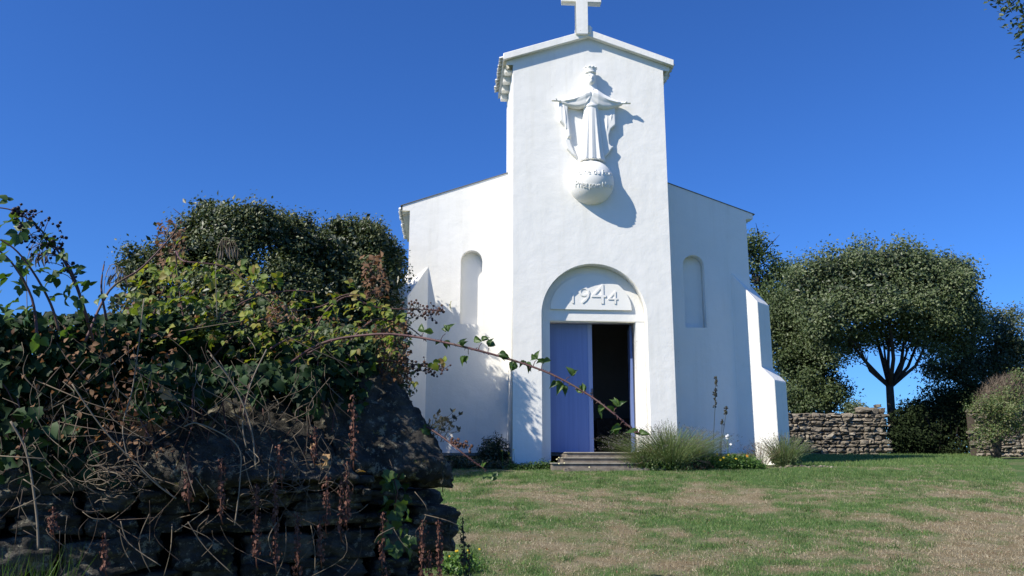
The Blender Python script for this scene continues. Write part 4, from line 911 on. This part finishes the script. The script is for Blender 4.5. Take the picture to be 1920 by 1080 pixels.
# ------------------------------------------------------------------ foreground brambles, ivy, dead stems
def smooth_path(pts, k=5):
    pts = [Vector(p) for p in pts]; out = []
    for i in range(len(pts)-1):
        p0, p1, p2, p3 = pts[max(i-1, 0)], pts[i], pts[i+1], pts[min(i+2, len(pts)-1)]
        for j in range(k):
            t = j/k; out.append(.5*((2*p1)+(p2-p0)*t+(2*p0-5*p1+4*p2-p3)*t*t+(3*p1-p0-3*p2+p3)*t**3))
    return out+[pts[-1]]
def cane(root, pts, r=.0045, m=CANE, thorns=True, name='stem'):
    pp = smooth_path(pts); n = len(pp); b = MB(); b.tube(pp, [r*(1-.6*i/n) for i in range(n)], 7)
    if thorns:
        for i in range(1, n-1):
            for j in range(2):
                q = pp[i].lerp(pp[i+1], random.random()); d = Vector((random.gauss(0, 1), random.gauss(0, 1), random.gauss(0, 1))).normalized(); b.tube([q, q+d*r*2.4], [r*.5, r*.05], 4)
    b.build(name, m, root); return pp
def leaf_set(root, pts, size, m, T=T_TRI, name='leaf', one=False):
    "each compound leaf: petiole plus three leaflets; hanging from the cane"
    pts = list(pts)
    pos = np.array([tuple(p) for p in pts]); n = len(pos); nr = rng.normal(size=(n, 3))*.55+np.array([-.35, -.55, .65])
    V, Fc = scatter(T[0], T[1], pos, rot_from(nr, rng.uniform(0, 6.28, n)), size*rng.uniform(.65, 1.25, n)); return link(name, np_mesh(name, V, Fc), m, root)
def berries(root, pts, r=.0065, m=BERRY, name='berry_cluster', stems=None, anchor=None):
    bm = bmesh.new()
    for i, p in enumerate(pts):
        q = bmesh.ops.create_icosphere(bm, subdivisions=2, radius=r*random.uniform(.6, 1.15)); o = Vector((i*1.7, 0, 0))
        for v in q['verts']: v.co = v.co*(1+.28*noise.noise(v.co*420+o)) + Vector(p)
    for f_ in bm.faces: f_.smooth = True
    me = bpy.data.meshes.new('b'); bm.to_mesh(me); bm.free(); o = link(name, me, m, root)
    return o
def panicle(root, path, n, spread, r=.0065, m=BERRY):
    pp = smooth_path(path, 4); b = MB(); ps = []
    for i in range(n):
        t = (i+random.random())/n*(len(pp)-1.01); k = int(t); q = pp[k].lerp(pp[k+1], t-k); w = spread*(1-.5*i/n)
        e = q+Vector((random.gauss(0, w), random.gauss(0, w), random.gauss(0, w))); b.tube([q, (q+e)/2+Vector((0, 0, .004)), e], [.0014, .0012, .001], 4); ps.append(e)
    b.build('stalk', CANE, root); berries(root, ps, r, m)

def long_cane():
    Y0 = 2.95; path = [W(520, 700, 3.25), W(600, 645, 3.15), W(700, 627, 3.05), W(775, 631, 3.0), W(860, 648, 2.9), W(950, 672, 2.85), W(1030, 700, 2.8), W(1100, 738, 2.75), W(1150, 775, 2.7), W(1180, 800, 2.68), W(1196, 812, 2.67)]
    root = empty('bramble_cane', path[0], 'long arching thorny bramble cane reaching across in front of the blue door', 'bramble')
    pp = cane(root, path, .0054)
    spots = [(795, 622, 3.0, 0), (830, 640, 2.96, 1), (838, 622, 2.95, 0), (878, 668, 2.9, 1), (868, 650, 2.9, 0), (905, 640, 2.9, 0), (918, 650, 2.88, 0), (938, 664, 2.86, 1), (965, 678, 2.84, 1), (985, 680, 2.84, 1), (1018, 680, 2.82, 0), (1008, 672, 2.82, 0), (1040, 715, 2.8, 1), (1055, 722, 2.8, 1), (1072, 705, 2.78, 0), (1095, 735, 2.76, 0), (1135, 762, 2.72, 1), (1158, 762, 2.7, 0), (1160, 800, 2.7, 1), (1200, 815, 2.67, 0)]
    for (px, py, Y, down) in spots:
        p = W(px, py, Y); q = min(pp, key=lambda v: (v-p).length); d = (p-q); b = MB(); e = q+d*.8; b.tube([q, (q+e)/2+Vector((0, 0, .006)), e], [.0016, .0014, .001], 5)
        o = b.build('petiole', CANE, root)
        n = 3; pos = np.array([tuple(p+Vector((random.uniform(-.006, .006), random.uniform(-.01, .01), 0))) for _ in range(n)])
        nr = np.array([[random.uniform(-.9, .5), -.8, random.uniform(-.1, .6)] for _ in range(n)]); V, Fc = scatter(T_BRAM[0]*np.array([.8, 1, 2.6]), T_BRAM[1], pos, rot_from(nr, rng.uniform(1.8, 4.5, n) if down else rng.uniform(-1.6, 1.6, n)), rng.uniform(.026, .040, n))
        link('leaf', np_mesh('leaf', V, Fc), BRAMG, root)
long_cane()
def bramble(label, canes, leafpts, lsize, m, pan=(), brown=0, r=.0045, thorns=True):
    root = empty('bramble_bush', canes[0][0], label, 'bramble')
    for c_ in canes: cane(root, c_, r, thorns=thorns)
    if leafpts: leaf_set(root, leafpts, lsize, m, name='foliage')
    for path, n, sp, bm_ in pan: panicle(root, path, n, sp, .0058, bm_)
    return root
def region(px0, px1, py0, py1, n, Ya, Yb, keep=None):
    out = []
    while len(out) < n:
        px, py = random.uniform(px0, px1), random.uniform(py0, py1)
        if keep and not keep(px, py): continue
        out.append(W(px, py, random.uniform(Ya, Yb)))
    return out
def near_canes(cs, n, sp=.03):
    out = []
    for c_ in cs:
        pp = smooth_path(c_)
        for _ in range(n): out.append(random.choice(pp)+Vector((random.gauss(0, sp), random.gauss(0, sp), random.gauss(0, sp))))
    return out
def foreground():
    # left bramble with berries against the sky
    c = [[W(175, 640, 2.75), W(160, 590, 2.7), W(140, 530, 2.68), W(108, 470, 2.66), W(70, 425, 2.64), W(25, 395, 2.62), W(-20, 388, 2.6)],
         [W(110, 620, 2.6), W(95, 570, 2.58), W(62, 510, 2.55), W(25, 465, 2.52), W(-20, 440, 2.5)],
         [W(70, 640, 2.5), W(60, 560, 2.5), W(20, 490, 2.45), W(-25, 455, 2.4)],
         [W(165, 600, 2.7), W(130, 500, 2.7), W(95, 475, 2.7), W(72, 482, 2.7), W(74, 500, 2.7)], [W(200, 600, 2.8), W(190, 540, 2.8), W(196, 490, 2.8)],
         [W(160, 640, 2.75), W(205, 545, 2.85), W(268, 500, 2.9), W(330, 430, 2.95), W(310, 415, 2.95)]]
    lp = [W(a, b_, 2.62) for a, b_ in ((8, 420), (88, 445), (95, 462), (85, 450), (15, 465), (38, 478), (125, 470), (8, 480), (70, 505), (80, 510), (100, 515), (130, 500), (140, 505), (45, 500), (20, 520), (95, 525), (115, 520), (165, 525), (120, 560), (135, 545), (150, 555), (60, 570), (30, 560), (10, 575), (90, 560), (180, 560), (160, 570), (10, 590), (50, 590), (100, 590), (5, 545), (40, 535))]
    bramble('tall bramble bush with ripe berries against the sky at the far left', c, lp+[p for p in near_canes(c[:3], 9, .03)], .036, BRAMG, [([c[0][2], c[0][4], c[0][5]], 60, .026, BERRY), ([c[0][3], W(60, 445, 2.64), W(30, 440, 2.6)], 34, .026, BERRY), ([W(108, 470, 2.66), W(118, 440, 2.66), W(85, 410, 2.66)], 12, .012, BERRY)], thorns=False)
    Wd = lambda px, py, Y: W(px, py, Y+.3)
    def regiond(a, b_, c_, d_, n, Ya, Yb, keep=None): return region(a, b_, c_, d_, n, Ya+.3, Yb+.3, keep)
    # central yellow-green bramble heap
    c = [[Wd(300, 700, 3.0), Wd(265, 690, 3.0), Wd(285, 600, 3.0), Wd(308, 540, 3.0), Wd(330, 500, 3.0)], [Wd(350, 640, 3.1), Wd(330, 480, 3.1), Wd(345, 490, 3.0), Wd(420, 500, 3.0), Wd(470, 535, 3.0), Wd(508, 566, 3.0)],
         [Wd(240, 640, 2.9), Wd(300, 640, 2.95), Wd(400, 600, 3.0), Wd(470, 560, 3.05), Wd(545, 545, 3.1), Wd(590, 548, 3.1)], [Wd(505, 655, 2.9), Wd(540, 636, 2.92), Wd(592, 623, 2.95)], [Wd(575, 664, 2.9), Wd(605, 648, 2.9), Wd(634, 634, 2.92)],
         [Wd(380, 690, 3.1), Wd(450, 620, 3.1), Wd(520, 590, 3.1), Wd(600, 575, 3.1), Wd(650, 552, 3.1), Wd(700, 560, 3.1)]]
    keep = lambda x, y: y > 482+max(0, (x-400))*.35+max(0, (300-x))*.55 and y < 660+20*math.sin(x*.03)
    lp = regiond(225, 520, 460, 680, 290, 2.85, 3.4, keep)+near_canes(c, 8, .03)
    rt = bramble('sunlit yellow-green bramble heap on top of the wall, left of centre', c, lp, .031, BRAM)
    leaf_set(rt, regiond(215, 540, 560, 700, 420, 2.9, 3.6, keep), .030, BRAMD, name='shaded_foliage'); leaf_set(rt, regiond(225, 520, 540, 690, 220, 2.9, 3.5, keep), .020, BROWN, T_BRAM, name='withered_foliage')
    c = [[Wd(560, 700, 3.2), Wd(600, 600, 3.2), Wd(650, 556, 3.2), Wd(700, 575, 3.2), Wd(760, 580, 3.2), Wd(828, 581, 3.2)], [Wd(600, 700, 3.2), Wd(680, 680, 3.2), Wd(740, 678, 3.2), Wd(800, 688, 3.2), Wd(834, 694, 3.2)],
         [Wd(640, 660, 3.2), Wd(700, 600, 3.25), Wd(760, 610, 3.25), Wd(800, 640, 3.25)]]
    lp = regiond(490, 740, 530, 700, 170, 3.0, 3.4, lambda x, y: y > 545+.3*abs(x-620) and y < 690)+near_canes(c, 5, .025)
    lp = [p for p in lp]
    rt2 = bramble('bramble heap with two sprays of dark berries beside the white buttress', c, lp, .031, BRAM, [([Wd(762, 578, 3.2), Wd(800, 581, 3.2), Wd(832, 583, 3.2)], 46, .024, BERRYRED), ([Wd(775, 590, 3.2), Wd(815, 600, 3.2)], 14, .018, BERRY), ([Wd(740, 678, 3.2), Wd(790, 684, 3.2), Wd(836, 692, 3.2)], 52, .022, BERRYRED), ([Wd(760, 690, 3.2), Wd(820, 702, 3.2)], 18, .014, BERRY)])
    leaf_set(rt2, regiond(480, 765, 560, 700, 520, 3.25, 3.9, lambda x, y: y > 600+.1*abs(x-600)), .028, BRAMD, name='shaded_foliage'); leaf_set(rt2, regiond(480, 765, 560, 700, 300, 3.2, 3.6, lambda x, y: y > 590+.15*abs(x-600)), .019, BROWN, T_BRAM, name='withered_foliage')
    # small twig leaving the boulder slope
    c = [[W(800, 800, 3.5), W(830, 820, 3.45), W(868, 850, 3.4), W(892, 868, 3.4), W(912, 882, 3.4)]]
    root = bramble('short bramble twig with a dark berry cluster leaning over the lawn from the boulder', c, [W(905, 880, 3.4), W(912, 888, 3.4), W(935, 898, 3.4), W(800, 812, 3.5), W(815, 800, 3.5), W(790, 800, 3.5)], .032, BRAMG, [([W(845, 830, 3.45), W(885, 838, 3.4)], 34, .014, BERRYRED)])
    # grass-like spikelets above that twig
    root = empty('dried_grass_heads', W(830, 810, 3.5), 'thin dark nodding grass heads against the shaded wing, just above the boulder slope', 'grass'); b = MB(); ps = []
    for k in range(26):
        s = W(random.uniform(800, 835), random.uniform(795, 830), 3.5); e = W(random.uniform(800, 862), random.uniform(772, 815), 3.5); b.tube([s, (s+e)/2+Vector((0, 0, .01)), e], [.0012, .001, .0008], 4); ps.append(e)
    b.build('stem', DARKDRY, root); pos = np.array([tuple(p) for p in ps]); leaves('seed_head', T_LEAF, np.repeat(pos, 2, 0), np.tile([[.3, -1, .2]], (len(pos)*2, 1))+rng.normal(0, .3, (len(pos)*2, 3)), .02, DARKDRY, root, spin=rng.normal(0, .6, len(pos)*2))
    # brown dead leaf masses
    for (x0, x1, y0, y1, n, Y, lab) in ((295, 350, 415, 500, 130, 3.6, 'withered brown leaf clump poking up above the bramble heap'), (0, 330, 610, 860, 620, 2.86, 'brown withered foliage tangled through the ivy over the left of the wall'), (680, 725, 480, 560, 120, 6.0, 'rust-brown dead twig with shrivelled leaves in front of the evergreen bush'), (500, 560, 570, 610, 60, 3.05, 'shrivelled reddish leaves in the middle of the brambles'), (700, 770, 600, 720, 260, 3.45, 'brown dried leaves between the brambles and the buttress')):
        pts = region(x0, x1, y0, y1, n, Y, Y+.25); root = empty('withered_leaves', pts[0], lab, 'dead leaves'); leaf_set(root, pts, .02 if Y < 5 else .045, BROWN, T_BRAM, 'foliage')
        b = MB()
        for k in range(12):
            p = random.choice(pts); q = random.choice(pts); b.tube([p, (p+q)/2+Vector((0, 0, -.01)), q], [.002, .0016, .001], 4)
        b.build('stem', DRYSTEM, root)
    # ragged moss and crumbled earth along the boulder feet
    lst = []
    for k in range(70):
        px = random.uniform(250, 700); q = W(px, random.uniform(885, 935), yw(px)-random.uniform(-.04, .06)); z_ = random.uniform(.012, .04); lst.append(((q.x, q.y, q.z), (z_*random.uniform(1, 2), z_, z_*.7), random.random()*3, k*2.9, 2, .6, .3))
    tag(link('rubble', rock_mesh(lst), ROCK), 'small broken stones wedged in the joint below the big boulders', 'stones', kind='stuff')
    # ivy
    def ivy(label, px0, px1, py0, py1, n, off, size, keep=None, m=IVY):
        pts = []
        while len(pts) < n:
            px, py = random.uniform(px0, px1), random.uniform(py0, py1)
            if keep and not keep(px, py): continue
            pts.append(W(px, py, yw(px)-off+random.uniform(-.02, .18)+(.13 if px > 200 and py < 880 else 0)))
        root = empty('ivy', pts[0], label, 'ivy'); pos = np.array([tuple(p) for p in pts]); nr = rng.normal(size=(n, 3))*.55+np.array([.1, -.9, .35])
        V, Fc = scatter(T_IVY[0], T_IVY[1], pos, rot_from(nr, math.pi+rng.normal(0, .7, n)), size*rng.uniform(.55, 1.3, n)); link('foliage', np_mesh('ivy', V, Fc), m, root)
        b = MB()
        for k in range(n//25):
            p = random.choice(pts); q = p+Vector((random.uniform(-.1, .1), .03, -random.uniform(.1, .3))); b.tube([p, (p+q)/2+Vector((random.uniform(-.03, .03), 0, 0)), q], [.003, .0025, .0015], 5)
        b.build('stem', CANE, root)
    ivy('thick dark ivy hanging over the top of the wall, left part', -60, 345, 590, 900, 2600, .03, .038, lambda x, y: random.random() < (1 if y < 740 else (.28 if x < 230 else 0)))
    ivy('glossy ivy over the big boulders below the bramble heap', 300, 560, 610, 770, 900, -.12, .040, lambda x, y: y < 705+22*math.sin(x*.05)+(45 if x < 345 or 470 < x < 505 else 0))
    ivy('dark ivy fringe lapping over the top edge of the broad rounded boulder', 250, 600, 680, 800, 520, .30, .036, lambda x, y: y < 752+26*math.sin(x*.045)+(40 if x < 400 else 0) and y < 735+abs(x-440)*.35)
    ivy('dark ivy filling the hollow between the boulders and the bramble heap', 380, 640, 640, 770, 420, -.12, .038)
    ivy('ivy draping the shoulder of the leaning boulder', 540, 705, 640, 800, 520, .12, .036, lambda x, y: y < 700+ (90 if 560 < x < 690 else 0)*random.random() and (x-560)*.9+640 > y-140)
    ivy('small ivy sprig climbing the low right end of the wall', 715, 770, 880, 1040, 42, .14, .045, None, BRAMG)
    ivy('sparse ivy leaves on the shaded stones at the bottom left', 0, 150, 760, 880, 50, .1, .045)
    # pale ivy leaves catching light on boulder
    # withered ochre ivy leaves
    pts = [W(px, py, yw(px)-.26) for px, py in ((590, 835), (612, 862), (608, 868), (598, 872), (300, 730), (305, 738), (670, 885))]; root = empty('withered_leaves', pts[0], 'few ochre withered ivy leaves hanging before the boulders', 'dead leaves')
    leaf_set(root, pts, .035, leaf_mat('ochre_leaf', [(.30, .17, .06), (.42, .26, .12)], .7, .3), T_IVY, 'foliage')
    # dead stems tangle
    b = MB()
    for k in range(230):
        px, py = random.uniform(0, 800), random.uniform(600, 1000)
        if px > 620 and py < 860: continue
        Y = yw(px)-random.uniform(.08, .36); L = random.uniform(25, 130); a = random.gauss(1.57, .5); p0 = W(px, py, Y); p1 = W(px+math.cos(a)*L*.5+random.gauss(0, 14), py+math.sin(a)*L*.5, Y-random.uniform(-.02, .04)); p2 = W(px+math.cos(a+random.gauss(0, .5))*L, py+math.sin(a)*L, Y)
        r = random.uniform(.0006, .0017); b.tube(smooth_path([p0, p1, p2], 4), r, 4)
    for k in range(46):      # curly knot of dry roots
        cx, cy_2 = random.gauss(225, 35), random.gauss(900, 28); Y = yw(cx)-.24; a = random.random()*6.28; rr = random.uniform(12, 45)
        b.tube(smooth_path([W(cx+rr*math.cos(a+j*.8), cy_2+rr*.6*math.sin(a+j*.8), Y+random.uniform(-.02, .02)) for j in range(4)], 4), random.uniform(.0008, .0016), 4)
    for k in range(50):
        cx, cy_2 = random.gauss(520, 60), random.gauss(905, 30); Y = yw(cx)-.24; a = random.random()*6.28; rr = random.uniform(12, 50)
        b.tube(smooth_path([W(cx+rr*math.cos(a+j*.7), cy_2+rr*.7*math.sin(a+j*.7), Y+random.uniform(-.02, .02)) for j in range(4)], 4), random.uniform(.0008, .0016), 4)
    tag(b.build('dead_stems', leaf_mat('dark_dead_stem', [(.03, .02, .013), (.08, .055, .04), (.20, .16, .11), (.05, .035, .025)], .85, 0), None, fix=False), 'tangle of thin dead stems and roots hanging over the stone wall', 'dead stems', kind='stuff')
    # bold pale stalks
    for pth, r, lab in (([(20, 790), (50, 850), (68, 960), (72, 1030)], .0035, 'pale bent dead stalk standing at the far left of the wall'), ([(395, 665), (440, 725), (470, 800), (480, 880)], .003, 'pale forked dead stalk rising from the broad boulder'), ([(500, 655), (470, 720), (455, 790), (462, 840)], .0025, 'thin dead stalk crossing the pale forked one on the boulder'), ([(135, 720), (190, 800), (245, 860), (290, 905), (330, 935)], .0025, 'long dead stalk slanting down to the curly root knot'), ([(270, 560), (250, 720), (230, 800), (240, 860)], .002, 'upright straw stalk in front of the ivy at the left'), ([(345, 800), (375, 795), (445, 835), (450, 900), (440, 985)], .0022, 'kinked dead stalk hanging down over the dark stones')):
        pp = [W(x, y, yw(x)-.3) for x, y in pth]; root = empty('dead_stalk', pp[-1], lab, 'stalk'); b = MB(); b.tube(smooth_path(pp), r, 6); b.build('stem', DRYSTEM, root)
        b = MB()
        for k in range(4):
            s = random.choice(smooth_path(pp)[2:]); b.tube([s, s+Vector((random.uniform(-.06, .06), -.01, random.uniform(-.02, .08)))], [r*.5, r*.2], 4)
        b.build('side_twig', DRYSTEM, root)
    # pale drooping grass heads above the bramble heap
    for (px, py, lab) in ((425, 450, 'pale drooping oat head in front of the tall evergreen bush'), (215, 500, 'pale drooping oat head at the left end of the bramble heap'), (70, 460, 'pale drooping oat head among the berry canes at the far left')):
        root = empty('oat_head', W(px-20, py+160, 3.0), lab, 'grass'); b = MB(); b.tube(smooth_path([W(px-18, py+150, 3.0), W(px-20, py+40, 3.0), W(px-8, py-2, 3.0), W(px+8, py, 3.0)]), .0014, 5); b.build('stem', DRYSTEM, root)
        pos, nr = [], []; b = MB()
        for k in range(9):
            s = W(px-10+k*3, py, 3.0); e = W(px-12+k*5, py+random.uniform(20, 42), 3.0); b.tube([s, e], .0007, 4); pos.append(tuple(s.lerp(e, .45)))
        b.build('spikelet_stalk', DRYSTEM, root); pos = np.array(pos); V, Fc = scatter(T_LEAF[0]*np.array([.35, 1, 1]), T_LEAF[1], pos, rot_from(np.tile([[0., -1, .05]], (9, 1)), np.full(9, math.pi)+rng.normal(0, .25, 9)), np.full(9, .05)); link('spikelet', np_mesh('sp', V, Fc), DRYSTEM, root)
    # rusty navelwort spikes
    sp = [(99, 950, 1000), (197, 999, 1068), (352, 848, 943), (416, 858, 967), (481, 907, 1050), (516, 900, 1060), (525, 834, 900), (558, 960, 1080), (600, 975, 1050), (612, 890, 985), (640, 900, 1000), (651, 865, 980), (662, 740, 866), (718, 960, 1052), (723, 1062, 1100), (792, 975, 1090), (806, 1030, 1100), (822, 974, 1090), (590, 800, 860)]
    nums = 'first second third fourth fifth sixth seventh eighth ninth tenth eleventh twelfth thirteenth fourteenth fifteenth sixteenth seventeenth eighteenth nineteenth twentieth'.split()
    def spike(px, y0, y1, m, lab, grp, Y=None, up=False):
        Y = Y or yw(px)-.27; a, b_ = W(px, y0, Y), W(px+random.uniform(-3, 3), y1, Y-.02); root = empty('flower_spike', b_, lab, 'dried plant', grp); b = MB(); L = (a-b_).length
        pp = smooth_path([b_-Vector((0, -.03, .03)), b_, (a+b_)/2+Vector((random.uniform(-.006, .006), 0, 0)), a], 4); b.tube(pp, [.0022]*len(pp), 5); b.build('stem', m, root)
        n = int(L/.0042)*2; t = rng.random(n)*.95; pos = np.array([tuple(a.lerp(b_, x)) for x in t])+np.column_stack([rng.normal(0, .0062, n), rng.normal(0, .0062, n), np.zeros(n)]); out = (pos-np.array([tuple(a.lerp(b_, x)) for x in t]))
        V, Fc = scatter(T_LEAF[0]*np.array([1.5, 1, 1.8]), T_LEAF[1], pos, rot_from(out*120+np.array([0, -.5, .2])+rng.normal(0, .3, (n, 3)), math.pi+rng.normal(0, .5, n)), rng.uniform(.012, .020, n)*(1-.35*(1-t))); link('bells', np_mesh('bells', V, Fc), m, root)
    sp.sort()
    for i, (px, y0, y1) in enumerate(sp): spike(px, y0, y1, REDDRY, 'rust-brown dried flower spike on the stone wall, %s from the left' % nums[i], 'dried flower spikes on the stone wall')
    for px, y0, y1, w in ((845, 962, 1004, 'short leftmost'), (867, 970, 1060, 'tall middle'), (879, 1020, 1095, 'rightmost')): spike(px, y0, y1, DARKDRY, w+' dark green flower spike beyond the end of the wall', 'dark flower spikes by the wall end', 3.55)
    spike(829, 865, 908, DARKDRY, 'small dark flower spike under the boulder slope, above the wall end', 'dark flower spikes by the wall end', 3.45)
    # grass tuft bottom left
    c = W(70, 1085, 2.55); root = empty('grass_tuft', c, 'green and straw grass tuft at the bottom left corner', 'grass tuft')
    for m, n in ((HERB, 150), (DRYSTEM, 150)):
        X = rng.uniform(W(-20, 1080, 2.5).x, W(135, 1080, 2.5).x, n); pos = np.column_stack([X, rng.uniform(2.35, 2.6, n), np.full(n, c.z-.05)]); up = np.column_stack([rng.normal(0, .35, n), rng.normal(0, .2, n), np.ones(n)]); V, Fc = scatter(T_BLADE[0], T_BLADE[1], pos, rot_from(up, rng.uniform(-.6, .6, n)), np.column_stack([rng.uniform(.002, .004, n), np.full(n, .004), rng.uniform(.06, .17, n)])); link('blades', np_mesh('bl', V, Fc), m, root)
foreground()
